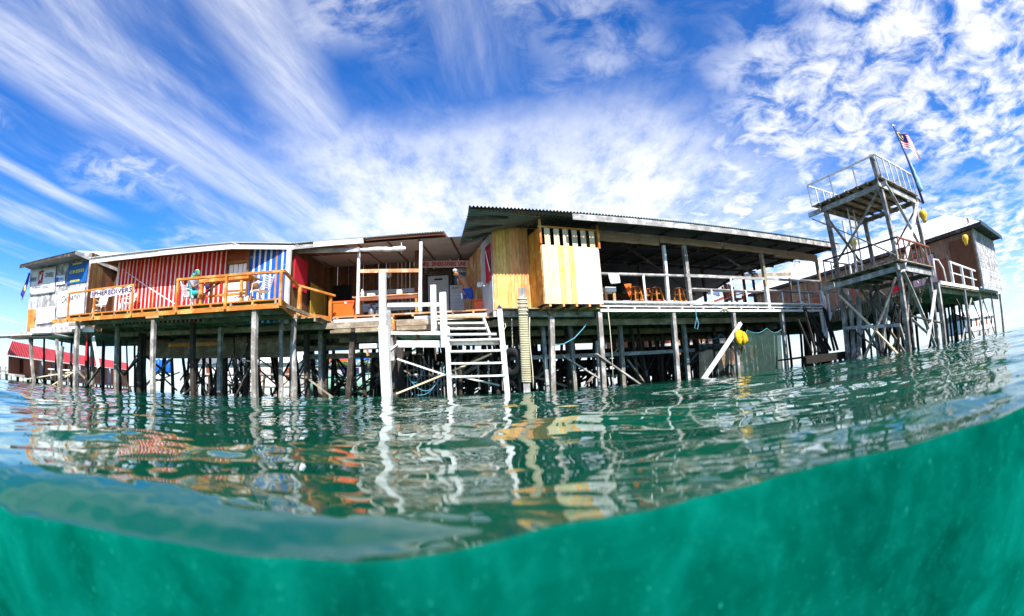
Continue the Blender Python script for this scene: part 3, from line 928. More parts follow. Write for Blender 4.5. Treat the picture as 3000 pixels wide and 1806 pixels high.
def flat_sheet(k, tl, tr, br, bl, y, name, mat, label, cat, wav=.012, nx=12, ny=8, sag=0.02, group=None, M=None):
    """A thin hung sheet whose corners were read off the wall plane."""
    P = [at(K(k, *c), y=y) for c in (tl, tr, br, bl)]
    rows = []
    for j in range(ny + 1):
        a, b = P[0].lerp(P[3], j / ny), P[1].lerp(P[2], j / ny)
        rows.append([a.lerp(b, i / nx) + Vector((0, wav * math.sin(i * 1.3 + j * .5) - .01, -sag * math.sin(PI * i / nx))) for i in range(nx + 1)])
    root = thing(name, label, cat, P[3], group)
    m = MB(); m.grid(rows); o = m.build('sheet', mat, root, smooth=True)
    sf = o.modifiers.new('thick', 'SOLIDIFY'); sf.thickness = .004
    return root, P


def panel(k, x0, y0, x1, y1, y, name, mat, label, cat, t=.02):
    a, b = at(K(k, x0, y1), y=y), at(K(k, x1, y0), y=y)
    root = thing(name, label, cat, (a.x, y, a.z))
    MB().box(a.x, b.x, y - t, y, a.z, b.z).build('board', mat, root)
    return root, a, b


XD = Vector((1, 0, 0)); ZU = Vector((0, 0, 1))
r_, P4 = flat_sheet(1, (145, 262), (372, 240), (355, 465), (140, 492), YS - .08, 'dive_banner', CANVAS, 'white cloth dive banner with a red square emblem, on the grey shack', 'banner')
cx = (P4[0].x + P4[1].x) / 2; cz = (P4[0].z + P4[3].z) / 2; W = P4[1].x - P4[0].x; Hh = P4[0].z - P4[3].z; yb = YS - .125
dxv = (P4[1] - P4[0]).normalized()
MB().beam((cx - .30, yb, cz + .08 * Hh - .01), (cx + .22, yb, cz + .08 * Hh + .02), .012, .62).build('emblem', REDI, r_)
m = MB()
for s_ in (-1, 1): m.beam((cx - .04 - .18 * s_, yb - .01, cz + .08 * Hh - .22), (cx - .04 + .18 * s_, yb - .01, cz + .08 * Hh + .22), .012, .06, up=(0, -1, 0))
m.ball((cx - .04, yb - .008, cz + .08 * Hh), .11, sc=(1, .12, 1.1)); m.build('emblem_cross', PAPER, r_)
lettering('LANKIN', (cx - .31 * W, yb - .01, cz + .06 * Hh), dxv, ZU, W * .28, .22, BLKI, r_, .01)
lettering('DIVERS', (cx + .31 * W, yb - .01, cz + .10 * Hh), dxv, ZU, W * .28, .22, BLKI, r_, .01)
lettering('WATERSPORT CENTRE', (cx - .02, yb - .01, cz - .27 * Hh), dxv, ZU, W * .66, .14, BLKI, r_, .01)
r_, a, b = panel(1, 462, 185, 655, 400, YS - .05, 'sign_board', BLUEC, 'blue sign board reading CRESSI in yellow letters, on the grey shack', 'sign')
w_ = b.x - a.x; h_ = b.z - a.z
lettering('CRESSI', ((a.x + b.x) / 2 - .05, YS - .085, a.z + h_ * .56), XD, ZU, w_ * .74, h_ * .15, YEL, r_, .035)
MB().box(a.x + .2 * w_, a.x + .70 * w_, YS - .085, YS - .073, a.z + .90 * h_, a.z + .97 * h_).build('stripe', YEL, r_)
st = MB().box(a.x + .2 * w_, a.x + .66 * w_, YS - .085, YS - .073, a.z + .07 * h_, a.z + .17 * h_).build('stripe', YEL, r_)
lettering('DIVE CENTRE', (a.x + .43 * w_, YS - .092, a.z + .12 * h_), XD, ZU, w_ * .38, h_ * .05, BLUEC, r_)
r_, P4 = flat_sheet(1, (372, 320), (450, 312), (445, 395), (368, 403), YS - .07, 'small_banner', PAPER, 'small white banner with a turquoise wave mark, between dive banner and blue sign', 'banner')
MB().ball((P4[0].x + .18, YS - .1, P4[0].z - .22), .15, sc=(1.1, .1, .8)).build('wave_mark', BLUEP, r_)
lettering('DIVING', (P4[1].x - .30, YS - .11, P4[0].z - .22), XD, ZU, .42, .14, BLUEP, r_)
r_, P4 = flat_sheet(1, (388, 470), (625, 400), (612, 650), (372, 690), YS - .09, 'lettered_sheet', PAPER, 'large white sheet with faint word Oceano, below the blue sign', 'banner')
lettering('Oceano', ((P4[0].x + P4[1].x) / 2 + .05, YS - .14, P4[0].z - .30), P4[1] - P4[0], ZU, 1.7, .30, BLKI, r_)
r_, P4 = flat_sheet(1, (212, 600), (362, 588), (355, 720), (190, 745), YS - .09, 'poster_sheet', PAPER, 'blank white sheet beside the orange door of the grey shack', 'banner')
lettering('welcome to our dive shop', ((P4[2].x + P4[3].x) / 2, YS - .13, P4[2].z + .10), P4[2] - P4[3], ZU, 1.1, .06, BLKI, r_)
# flag drooping at the shack's corner
fl = thing('corner_flag', 'purple and blue flag with a yellow disc drooping at the corner of the grey shack', 'flag', at(K(1, 100, 540), y=13.6))
P4 = [at(K(1, *c), y=13.6) for c in ((132, 290), (140, 300), (122, 440), (75, 545), (62, 470), (95, 400))]
m = MB(); tl, bl2 = P4[0], P4[4]
rows = []
for j in range(9):
    f = j / 8
    a = P4[0].lerp(P4[4], f); b = P4[1].lerp(P4[2], min(1, f * 1.2)).lerp(P4[3], max(0, f - .55) / .45)
    rows.append([a.lerp(b, i / 5) + Vector((0, .05 * math.sin(i * 1.7 + f * 3), 0)) for i in range(6)])
m.grid(rows); o = m.build('cloth', plain('purple_flag_cloth', (.05, .03, .33), .8, dirt=.5), fl, smooth=True); o.modifiers.new('thick', 'SOLIDIFY').thickness = .005
MB().ball(at(K(1, 98, 430), y=13.52), .16, sc=(.8, .1, 1)).build('disc', YEL, fl)

# low landing in front of the shack
lj = thing('low_landing', 'narrow grey boardwalk on leaning piles below the grey shack', 'boardwalk', (-21.5, 13.5, 0))
za = 2.2
m = MB()
for x in np.arange(-26, at(K(1, 440, 840), z=za).x, .2): m.box(x, x + .18, 12.75, 14.2, 2.16, 2.21)
m.build('decking', W_WHITE, lj)
xe = at(K(1, 440, 840), z=za).x
MB().box(-26, xe, 12.72, 12.76, 2.05, 2.15).build('rim_board', W_DARK, lj)
MB().box(xe - 2.1, xe + .1, 12.6, 12.7, 2.2, 2.42).build('white_edge_board', W_WHITE, lj)
for k, t_, b_ in ((1, (140, 870), (188, 1360)), (1, (372, 900), (425, 1365)), (1, (425, 960), (395, 1330))):
    p, q = at(K(k, *t_), y=13), at(K(k, *b_), y=13)
    MB().beam((q.x + (q.x - p.x) * .3, 13, q.z - .7), p + Vector((0, 0, .12)), .15, .15, up=(0, 1, 0)).build('pile', W_GPOST, lj)
for a, b in (((50, 1230), (500, 1160)), ((210, 1355), (520, 1160)), ((160, 1120), (320, 1350))):
    p, q = at(K(1, *a), y=13.3), at(K(1, *b), y=13.3)
    MB().beam(p, q, .05, .05).build('brace', W_PALE if a[0] != 160 else W_DARK, lj)

# ================================================================== THINGS ON THE ORANGE DECK
q0, q1 = at(K(1, 688, 470), y=YD - .02), at(K(1, 1032, 442), y=YD - .02)
bn = thing('letter_banner', 'white cloth banner reading SPHEREDIVERS tied below the deck handrail', 'banner', ((q0.x + q1.x) / 2, YD, q0.z))
m = MB(); n = 24
m.grid([[Vector((q0.x - .1 + (q1.x - q0.x + .2) * i / n, YD - .045 + .015 * math.sin(i * 1.1), 3.695 - .285 * j / 3 + .012 * math.sin(i * .8 + 2) * j / 3 - .02 * math.sin(PI * i / n))) for i in range(n + 1)] for j in range(4)])
m.build('cloth', plain('pinkish_white_cloth', (.80, .72, .80), .8, dirt=.2), bn, smooth=True)
lettering('SPHEREDIVERS', ((q0.x + q1.x) / 2, YD - .072, 3.545), (1, 0, 0), ZU, q1.x - q0.x + .05, .18, PURP, bn, .012)


def make_chair(label):
    t = thing('garden_chair', label, 'chair', (0, 0, 0), 'white garden chairs on the orange deck')
    # faces +x; tubular frame
    m = MB()
    for i in range(7): m.box(-.22 + i * .066, -.22 + i * .066 + .05, -.21, .21, .42, .435)
    m.build('seat', WPLAS, t)
    m = MB()
    for i in range(6):
        z = .52 + i * .065
        m.beam((-.25 - i * .018, -.20, z), (-.25 - i * .018, .20, z), .015, .045)
    m.build('backrest', WPLAS, t)
    for s in (-1, 1):
        m = MB(); m.tube([(.27, .24 * s, 0), (.20, .24 * s, .30), (.16, .24 * s, .62), (.02, .24 * s, .66), (-.28, .24 * s, .64)], .016, 6)
        m.build('armrest', WPLAS, t, smooth=True)
        MB().tube([(.24, .22 * s, .42), (-.1, .22 * s, .41), (-.34, .22 * s, 0)], .016, 6).build('leg', WPLAS, t, smooth=True)
        MB().tube([(-.12, .22 * s, .40), (-.24, .22 * s, .55), (-.36, .22 * s, .95)], .016, 6).build('back_tube', WPLAS, t, smooth=True)
        MB().tube([(.27, .23 * s, .0), (.23, .22 * s, .42)], .016, 6).build('leg', WPLAS, t, smooth=True)
    MB().tube([(.25, -.22, .2), (.25, .22, .2)], .012, 6).build('stretcher', WPLAS, t, smooth=True)
    return t


ch0 = make_chair('white garden chair below the left half of the letter banner')
ch0.location = (-16.1, 13.25, ZF); ch0.rotation_euler = (0, 0, -1.3)
dup(ch0, (-14.3, 13.35, ZF), -1.9, 'white garden chair in front of the left end of the red wall')
dup(ch0, (-10.72, 13.25, ZF), .1, 'white garden chair the person in the headscarf sits on')
dup(ch0, (-7.72, 13.2, ZF), PI - .15, 'white garden chair with a brown bag on it, before the blue wall')
bg_ = MB(); bg_.ball((-7.95, 13.2, ZF + .60), .16, sc=(1.0, .8, 1.05)); bg_.tube([(-8.0, 13.12, ZF + .72), (-7.95, 13.1, ZF + .84), (-7.88, 13.12, ZF + .72)], .012, 6)
tag(bg_.build('shoulder_bag', BROWNC, smooth=True), 'round brown bag lying on the right white garden chair', 'bag')
# table
tb = thing('picnic_table', 'orange wooden picnic table with bench rails, between the seated person and the brown bag', 'table', (-9.2, 13.3, ZF))
m = MB()
for i in range(5): m.box(-10.18, -8.02, 12.95 + i * .15, 12.95 + i * .15 + .14, ZF + .90, ZF + .94)
m.build('tabletop', W_ORANGE, tb)
MB().box(-10.15, -8.05, 12.93, 12.96, ZF + .80, ZF + .90).build('apron', W_ORANGE, tb)
for x in (-10.05, -8.35):
    for yy in (13.0, 13.6): MB().box(x - .045, x + .045, yy - .04, yy + .04, ZF, ZF + .9).build('leg', W_ORANGE, tb)
MB().box(-10.0, -8.4, 13.26, 13.34, ZF + .38, ZF + .45).build('stretcher', W_ORANGE, tb)
MB().beam((-9.98, 13.05, ZF + .42), (-9.3, 13.05, ZF + .78), .04, .06).build('brace', W_DARK, tb)
MB().box(-9.1, -8.45, 13.75, 14.05, ZF + .40, ZF + .44).build('bench_seat', W_ORANGE, tb)
for x in (-9.05, -8.5): MB().box(x - .03, x + .03, 13.8, 14.0, ZF, ZF + .4).build('bench_leg', W_DARK, tb)
m = MB(); m.ball((-9.72, 12.92, ZF + .66), .10, sc=(1, .9, 1.1)); m.tube([(-9.72, 12.92, ZF + .75), (-9.72, 12.92, ZF + .82)], .012, 5)
tag(m.build('hanging_bag', PURP, smooth=True), 'small purple pouch hanging under the picnic table edge', 'pouch')
p_ = MB(); p_.grid([[Vector((-8.7 + .5 * i / 5, 13.25 + .05 * math.sin(i), ZF + .02 + .28 * j / 3 + .03 * math.sin(i * 2 + j))) for i in range(6)] for j in range(4)])
o = p_.build('folded_towels', CANVAS, smooth=True); o.modifiers.new('thick', 'SOLIDIFY').thickness = .03
tag(o, 'crumpled white towel on the deck floor beneath the picnic table', 'towel')


# ------------------------------------------------------------------ people
def skin_mesh(name, chains, mat, parent, levels=1, root=0):
    """chains: list of lists of (point, radius); a chain whose first point equals an earlier point is joined there."""
    vs, rs, es = [], [], []

    def vid(p, r):
        p = Vector(p)
        for i, q_ in enumerate(vs):
            if (q_ - p).length < 1e-4: return i
        vs.append(p); rs.append(r); return len(vs) - 1
    for ch in chains:
        ids = [vid(p, r) for p, r in ch]
        es += [(a, b) for a, b in zip(ids[:-1], ids[1:])]
    off = root_loc(parent)
    me = bpy.data.meshes.new(name)
    me.from_pydata([tuple(v - off) for v in vs], es, [])
    o = bpy.data.objects.new(name, me); C.objects.link(o)
    sk = o.modifiers.new('skin', 'SKIN'); sk.use_smooth_shade = True
    for i, sv in enumerate(me.skin_vertices[0].data):
        sv.radius = (rs[i], rs[i]) if not isinstance(rs[i], tuple) else rs[i]
        sv.use_root = (i == root)
    ss = o.modifiers.new('soft', 'SUBSURF'); ss.levels = levels; ss.render_levels = levels
    dg = bpy.context.evaluated_depsgraph_get()
    m2 = bpy.data.meshes.new_from_object(o.evaluated_get(dg))
    bpy.data.objects.remove(o)
    m2.materials.clear(); m2.materials.append(mat); m2.name = name
    for p in m2.polygons: p.use_smooth = True
    o = bpy.data.objects.new(name, m2); C.objects.link(o); o.parent = parent
    return o


def hand(w, d, palm_n):
    """Palm and five bent fingers from wrist w along d."""
    w, d, n = Vector(w), Vector(d).normalized(), Vector(palm_n).normalized()
    s = d.cross(n).normalized()
    pc = w + d * .075
    out = [[(w, .024), (pc, .032)]]
    for off, ln in ((-.030, .062), (-.010, .074), (.010, .070), (.029, .054)):
        b = pc + d * .018 + s * off
        out.append([(pc, .032), (b, .010), (b + d * ln * .5 + n * .008, .0085), (b + d * ln * .85 + n * .03, .007)])
    tb_ = w + d * .035 - s * .030
    out.append([(w, .024), (tb_, .012), (tb_ + d * .03 - s * .02 + n * .01, .010), (tb_ + d * .055 - s * .022 + n * .025, .008)])
    return out


def figure(name, label, J, skin, base, thick=1.0):
    """One continuous body from joint positions J."""
    t = thing(name, label, 'person', base)
    k = thick
    pel, chest, neck, head, crown = (Vector(J[a]) for a in ('pelvis', 'chest', 'neck', 'head', 'crown'))
    ch = [[(pel, (.145 * k, .105 * k)), (pel.lerp(chest, .5), (.135 * k, .10 * k)), (chest, (.165 * k, .11 * k)), (neck, .058 * k), (neck.lerp(head, .45), .056), (head, .085), (crown, .07)]]
    for s in 'lr':
        hip, knee, ank, toe = (Vector(J[a + s]) for a in ('hip', 'knee', 'ank', 'toe'))
        ch.append([(pel, .14), (hip, .092 * k), (hip.lerp(knee, .5), .078 * k), (knee, .056 * k), (knee.lerp(ank, .35), .054 * k), (ank, .034), (ank.lerp(toe, .45) + Vector((0, 0, -.02)), .036), (toe, .028)])
        sh_, el, wr = (Vector(J[a + s]) for a in ('sh', 'el', 'wr'))
        ch.append([(chest, .15), (sh_, .060 * k), (sh_.lerp(el, .5), .050 * k), (el, .040 * k), (el.lerp(wr, .4), .037 * k), (wr, .025)])
        ch += hand(wr, wr - el, J['palm' + s])
    body = skin_mesh('body', ch, skin, t, 1)
    # face
    fw = Vector(J['look']).normalized(); upv = (crown - neck).normalized(); sd_ = fw.cross(upv).normalized()
    m = MB()
    c = head.lerp(crown, .25)
    m.ball(c + fw * .098 - upv * .015, .018, 8, 6, (1, 1, 1.3)); m.build('nose', skin, t, smooth=True)
    for s in (-1, 1):
        MB().ball(c + fw * .083 + sd_ * .032 * s + upv * .012, .012, 8, 6).build('eye', BLACKP, t, smooth=True)
        MB().ball(c + sd_ * .092 * s, .024, 8, 6, (.6, .6, 1.2)).build('ear', skin, t, smooth=True)
    MB().ball(c + fw * .083 - upv * .055, .02, 8, 6, (1.2, .8, .4)).build('mouth', plain('lips', (.3, .10, .07)), t, smooth=True)
    return t


def garment(name, chains, mat, par): return skin_mesh(name, chains, mat, par, 1)


# man stooping on the porch, looking down to the left
mx, my, mz = -1.52, 16.55, 2.84
J = dict(pelvis=(mx, my, mz + .80), chest=(mx - .13, my - .10, mz + 1.14), neck=(mx - .24, my - .19, mz + 1.27), head=(mx - .34, my - .26, mz + 1.30), crown=(mx - .40, my - .29, mz + 1.40),
         hipl=(mx - .10, my - .02, mz + .77), kneel=(mx - .11, my - .05, mz + .44), ankl=(mx - .08, my + .04, mz + .08), toel=(mx - .15, my - .13, mz + .03),
         hipr=(mx + .10, my + .02, mz + .77), kneer=(mx + .10, my - .02, mz + .44), ankr=(mx + .10, my + .06, mz + .08), toer=(mx + .06, my - .12, mz + .03),
         shl=(mx - .30, my - .12, mz + 1.16), ell=(mx - .26, my - .22, mz + .90), wrl=(mx - .14, my - .20, mz + .70),
         shr=(mx + .04, my - .04, mz + 1.20), elr=(mx + .24, my + .10, mz + 1.00), wrr=(mx + .10, my + .16, mz + .84),
         look=(-.62, -.55, -.40), palml=(.4, -.6, 0), palmr=(-.4, .5, 0))
man = figure('person', 'bare-chested man in blue shorts stooping on the porch, one hand behind his back', J, SKIN, (mx, my, mz), .95)
garment('shorts', [[((mx, my, mz + .90), (.155, .12)), ((mx, my, mz + .80), (.17, .135))], [((mx, my, mz + .80), (.17, .135)), ((mx - .10, my - .02, mz + .72), .115), ((mx - .12, my - .05, mz + .42), .10)],
                   [((mx, my, mz + .80), (.17, .135)), ((mx + .10, my + .02, mz + .72), .115), ((mx + .12, my - .02, mz + .42), .10)]], SHORTB, man)
MB().beam((mx - .19, my - .14, mz + .66), (mx - .17, my - .17, mz + .45), .05, .01, up=(0, -1, 0)).build('shorts_stripe', PAPER, man)
hc = Vector(J['crown'])
MB().ball(hc + Vector((.02, .02, .03)), .085, 12, 8, (1, 1, .75)).build('hair', HAIRG, man, smooth=True)

# person in a headscarf on the white chair, seen from behind, facing the table
px_, py_, pz_ = -10.62, 13.22, ZF
J = dict(pelvis=(px_, py_, pz_ + .52), chest=(px_ + .05, py_, pz_ + .88), neck=(px_ + .10, py_, pz_ + 1.05), head=(px_ + .16, py_ - .01, pz_ + 1.15), crown=(px_ + .17, py_ - .01, pz_ + 1.27),
         hipl=(px_ + .04, py_ + .10, pz_ + .51), kneel=(px_ + .45, py_ + .12, pz_ + .52), ankl=(px_ + .40, py_ + .12, pz_ + .09), toel=(px_ + .56, py_ + .12, pz_ + .03),
         hipr=(px_ + .04, py_ - .10, pz_ + .51), kneer=(px_ + .44, py_ - .13, pz_ + .52), ankr=(px_ + .32, py_ - .14, pz_ + .09), toer=(px_ + .48, py_ - .15, pz_ + .03),
         shl=(px_ + .06, py_ + .18, pz_ + .96), ell=(px_ + .22, py_ + .22, pz_ + .72), wrl=(px_ + .44, py_ + .14, pz_ + .84),
         shr=(px_ + .06, py_ - .18, pz_ + .96), elr=(px_ + .20, py_ - .24, pz_ + .70), wrr=(px_ + .42, py_ - .16, pz_ + .82),
         look=(1, -.1, -.05), palml=(0, 0, -1), palmr=(0, 0, -1))
pw_ = figure('person', 'person in grey shirt and green-blue headscarf seated on a white chair at the picnic table', J, SKIN, (px_, py_, pz_), .95)
P_ = {k: Vector(v) for k, v in J.items()}
garment('shirt', [[(P_['pelvis'] + Vector((0, 0, .02)), (.175, .14)), (P_['chest'], (.19, .14)), (P_['neck'] - Vector((0, 0, .03)), .085)]] +
        [[(P_['chest'], (.19, .14)), (P_['sh' + s], .085), (P_['el' + s], .062)] for s in 'lr'], SHIRT, pw_)
garment('shorts', [[(P_['pelvis'], .17), (P_['hip' + s] + Vector((.08, 0, 0)), .115), (P_['knee' + s] - Vector((.03, 0, 0)), .09)] for s in 'lr'], TEAL, pw_)
m = MB(); hc = P_['head'].lerp(P_['crown'], .5)
m.ball(hc + Vector((-.015, 0, .02)), .118, 14, 9, (1, .95, 1.1)); m.build('headscarf', SCARF, pw_, smooth=True)
b_ = P_['neck'] + Vector((-.06, -.02, .05))
garment('scarf_tail', [[(b_ + Vector((.02, 0, .12)), .09), (b_ + Vector((-.12, -.02, -.10)), .09), (b_ + Vector((-.20, -.03, -.34)), .075), (b_ + Vector((-.22, -.03, -.50)), .05)]], SCARF, pw_)

# ================================================================== THE PORCH
ZP = 2.83
po = thing('porch', 'open timber porch with brown board walls and panelled ceiling, behind the white boat stairs', 'porch', (-3.5, 17.5, 2.5))
YB = 19.3
MB().box(-6.25, -.45, 16.0, 16.16, ZP - .05, ZP).build('floor_edge', P_NAT, po)
m = MB(); y = 16.18
while y < YB: m.box(-8.2, -.4, y, y + .14, ZP - .045, ZP - .006); y += .15
m.build('floor', W_GREY, po)
for x in np.linspace(-6.1, -.6, 9): MB().box(x - .035, x + .035, 15.985, 19, ZP - .13, ZP - .05).build('joist', P_NAT if RN.random() < .7 else W_ORANGE, po)
for x0, x1, zt, mt in ((-6.25, -4.05, 2.72, W_WHITE), (-3.3, -.62, 2.70, W_WHITE)):
    MB().box(x0, x1, 16.0, 16.05, zt - .17, zt).build('rim_board', mt, po)
MB().box(-7.4, -6.2, 15.9, 15.96, 2.5, 2.66).build('rim_board', W_GREY, po)
m = MB(); m.planks((-8.4, YB), (-.4, YB), ZP, 5.6, .17); bw = m.build('back_wall', W_BROWN, po)
m = MB(); m.planks((-7.62, YB), (-7.5, 14.9), ZP, 5.3, .2); m.build('side_wall', W_BROWN, po)
# ceiling panels with dark battens
m = MB()
m.grid([[(-7.6, 15.0, 5.28), (-5.05, 15.97, 5.40), (-1.0, 15.98, 5.40)], [(-8.2, YB, 5.52), (-4.6, YB, 5.52), (-.6, YB, 5.52)]]); m.build('ceiling', CEIL, po)
for i in range(7):
    x0 = -7.6 + i * 1.12
    MB().beam((x0, 16.0, 5.385), (x0 + .05, YB, 5.505), .06, .02).build('ceiling_batten', W_BROWN, po)
for (k, t_, b_, w_, mt) in ((2, (897, 108), (887, 655), .095, P_WHITE), (2, (1437, 25), (1427, 632), .10, P_WHITE)):
    p, q = at(K(k, *t_), y=16.1), at(K(k, *b_), y=16.1)
    MB().beam(q, p, w_, w_, up=(0, 1, 0)).build('porch_post', mt, po)
p, q = at(K(2, 1400, 60), y=17.6), at(K(2, 1395, 640), y=17.6)
MB().beam(q, p, .14, .14, up=(0, 1, 0)).build('porch_post', W_BROWN, po)
p, q = at(K(2, 905, 283), y=16.06), at(K(2, 1420, 276), y=16.06)
MB().beam(p, q, .05, .125).build('cross_rail', P_NAT, po)
# door with its frame
dr = MB().box(-3.36, -2.52, YB - .10, YB - .06, ZP, 4.82).build('door', GREYP, po); dr['label'] = 'pale grey door with a small blue name plate'
m = MB(); m.box(-3.52, -3.42, YB - .14, YB - .04, ZP, 5.12); m.box(-2.46, -2.36, YB - .14, YB - .04, ZP, 5.12); m.box(-3.42, -2.46, YB - .14, YB - .04, 4.86, 5.12)
m.build('door_frame', W_DARK, dr)
MB().box(-3.10, -2.76, YB - .125, YB - .105, 4.64, 4.71).build('name_plate', NAVY, dr)
MB().ball((-3.27, YB - .13, 3.85), .03).build('handle', STEEL, dr)
m = MB(); m.box(-1.5, -1.22, YB - .08, YB - .05, 4.45, 5.2); w_ = m.build('window', plain('blue_window_glass', (.03, .09, .14), .15), po)
# dark window / television recess at the left
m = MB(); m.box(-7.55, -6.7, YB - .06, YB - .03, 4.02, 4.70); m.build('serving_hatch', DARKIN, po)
# under the porch
for (k, t_, b_, yy, w_, mt) in ((2, (1200, 880), (1205, 1395), 15.6, .30, W_DARK), (2, (1265, 1080), (1260, 1395), 16.4, .34, W_DARK)):
    q = at(K(k, *b_), y=yy); pile(po, q.x, yy, 2.5, mt, w_, (0, 0), True)
for i in range(26):
    x, y = RN.uniform(-6.0, .5), RN.uniform(17, 23)
    pile(po, x, y, 2.6, W_DARK, RN.uniform(.10, .18), (RN.uniform(-.2, .2), 0), True)
for i in range(22):
    x0 = RN.uniform(-6, -.4); yy = RN.uniform(17.2, 22)
    MB().beam((x0 - RN.uniform(.4, 1.2), yy, RN.uniform(-.2, .8)), (x0 + RN.uniform(.3, 1.2), yy, RN.uniform(.7, 2.1)), .04, RN.uniform(.05, .1)).build('brace', RN.choice((W_DARK, W_UNDER, W_GREY)), po)
m = MB()
for yy in np.arange(16.2, 23, .24): m.box(-6.2, -.3, yy, yy + .22, 2.60, 2.63)
m.build('underfloor', W_UNDER, po)
for zz, yy in ((2.42, 16.05), (2.2, 17.0), (1.98, 17.5), (1.72, 18.2)):
    MB().box(-6.4 if zz > 2 else -8.5, -4.0 if zz < 2.4 else -.5, yy, yy + .08, zz - .2, zz).build('skirt_beam', W_UNDER, po)
for k, a, b, mt in ((2, (900, 935), (1075, 930), W_WHITE), (2, (965, 965), (975, 1020), P_NAT)):
    p, q = at(K(k, *a), y=15.9), at(K(k, *b), y=15.9)
    MB().beam(p, q, .05, .16, up=(0, 0, 1) if a[0] == 900 else (0, 1, 0)).build('loose_board', mt, po)
for a, b in (((620, 1110), (1050, 1395)), ((780, 1395), (1080, 1140)), ((910, 1395), (1085, 1240))):
    p, q = at(K(2, *a), y=18), at(K(2, *b), y=18)
    MB().beam(p, q, .04, .09, up=(0, -1, 0)).build('brace', W_DARK, po)

# things on the porch
r_ = thing('name_board', 'long pinkish board with dark red lettering under the porch ceiling, above the grey door', 'sign', (-2.9, 18.6, 5.0))
p, q = at(K(2, 1380, 225), y=18.4), at(K(2, 1845, 218), y=18.4)
MB().beam(p, q, .03, .27).build('board', plain('pale_pink_board', (.62, .42, .42), .7, dirt=.2), r_)
lettering('MPUL SPHERE-DIVERS LINE', p.lerp(q, .55) - Vector((0, .025, 0)), q - p, ZU, (q - p).length * .82, .17, REDI, r_, .03)
MB().tube([p + Vector((-.02, -.02, 0)), p + Vector((.16, -.02, 0))], .125, 10).build('rolled_end', PAPER, r_, smooth=True)
r_, a, b = panel(2, 1728, 252, 1880, 392, 19.2, 'blue_poster', plain('blue_poster_print', (.02, .16, .32), .5, dirt=.4), 'blue poster with a white heading strip behind the stooping man', 'poster')
MB().box(a.x, b.x - .03, 19.165, 19.178, b.z - .17, b.z - .02).build('heading_strip', PAPER, r_)
lettering('DIVE SEMPORNA', ((a.x + b.x) / 2, 19.16, b.z - .095), XD, ZU, .5, .07, BLUEP, r_)
r_, a, b = panel(2, 1692, 392, 1958, 640, 19.15, 'notice_board', BOARD, 'large grey whiteboard with handwriting on the porch wall behind the man', 'whiteboard')
lettering('PLAN', (a.x + .22, 19.12, b.z - .12), XD, ZU, .26, .08, BLKI, r_)
for i in range(7): MB().box(a.x + .15, b.x - RN.uniform(.3, .9), 19.120, 19.127, b.z - .3 - i * .14, b.z - .285 - i * .14).build('writing_line', plain('faint_marker', (.33, .34, .38)), r_)
r_, a, b = panel(2, 915, 428, 1380, 492, 18.9, 'tank_shelf_board', BOARD, 'grey equipment board on the porch back wall above the workbench', 'board')
r_, a, b = panel(2, 905, 545, 1390, 640, 18.2, 'low_partition', GREYP, 'pale grey panel standing behind the dive tanks under the workbench', 'panel')
p = at(K(2, 1152, 312), y=19.15)
ck = thing('wall_clock', 'small round white wall clock high on the brown porch wall', 'clock', p)
m = MB(); m.lathe(p, [(.001, .0), (.13, 0), (.15, .01), (.15, .04)], 20, (0, 1, 0)); m.build('rim', GREYP, ck, smooth=True)
MB().lathe(p - Vector((0, .006, 0)), [(.001, 0), (.115, 0.001)], 18, (0, 1, 0)).build('face', PAPER, ck)
m = MB(); m.beam(p + Vector((0, -.012, 0)), p + Vector((.05, -.012, .05)), .012, .006, up=(0, 1, 0)); m.beam(p + Vector((0, -.012, 0)), p + Vector((-.01, -.012, .09)), .01, .006, up=(0, 1, 0)); m.build('hands', BLACKP, ck)
# workbench
wb = thing('workbench', 'long orange workbench standing between the two white porch posts', 'bench', (-4.3, 16.6, ZP))
MB().box(-5.66, -3.2, 16.35, 16.95, 3.53, 3.57).build('top', P_NAT, wb)
MB().box(-5.55, -3.25, 16.37, 16.40, 3.40, 3.53).build('apron', W_REDBROWN, wb)
for x in (-5.5, -3.3):
    for yy in (16.42, 16.9): MB().box(x - .04, x + .04, yy - .04, yy + .04, ZP, 3.53).build('leg', W_ORANGE, wb)
for i, (x, w_, h_, lab) in enumerate(((-4.98, .26, .10, 'flat white box near the left end of the workbench'), (-3.92, .17, .17, 'small white cube box with a black mark near the right end of the workbench'))):
    r_ = thing('white_box', lab, 'box', (x, 16.5, 3.57))
    MB().box(x - w_ / 2, x + w_ / 2, 16.42, 16.62, 3.57, 3.57 + h_).build('carton', PAPER, r_)
    MB().beam((x - .03, 16.415, 3.57 + h_ * .45), (x + .03, 16.415, 3.57 + h_ * .5), .008, .03).build('mark', BLACKP, r_)
m = MB(); m.lathe((-5.32, 16.5, 3.57), [(.0, 0), (.07, 0), (.07, .16), (.03, .22), (.03, .28), (0, .28)], 12); tag(m.build('white_jug', WPLAS, smooth=True), 'white plastic jug behind the left porch post on the workbench', 'jug')
# coolers


def cooler(label, x0, x1, y0, y1, z0, z1, lidz=.06, group='orange cool boxes on the porch'):
    t = thing('cool_box', label, 'cool box', ((x0 + x1) / 2, (y0 + y1) / 2, z0), group)
    o = MB().box(x0, x1, y0, y1, z0, z1).build('tub', ORANGEP, t)
    bv = o.modifiers.new('round', 'BEVEL'); bv.width = .03; bv.segments = 3
    o = MB().box(x0 - .015, x1 + .015, y0 - .015, y1 + .015, z1 + .004, z1 + lidz).build('lid', ORANGEP, t)
    bv = o.modifiers.new('round', 'BEVEL'); bv.width = .02; bv.segments = 2
    m = MB(); m.beam(((x0 + x1) / 2 + .1, y0 - .02, z1 - .03), ((x0 + x1) / 2 + .1, y0 - .02, z1 + .05), .07, .02, up=(0, 1, 0)); m.build('latch', WPLAS, t)
    return t


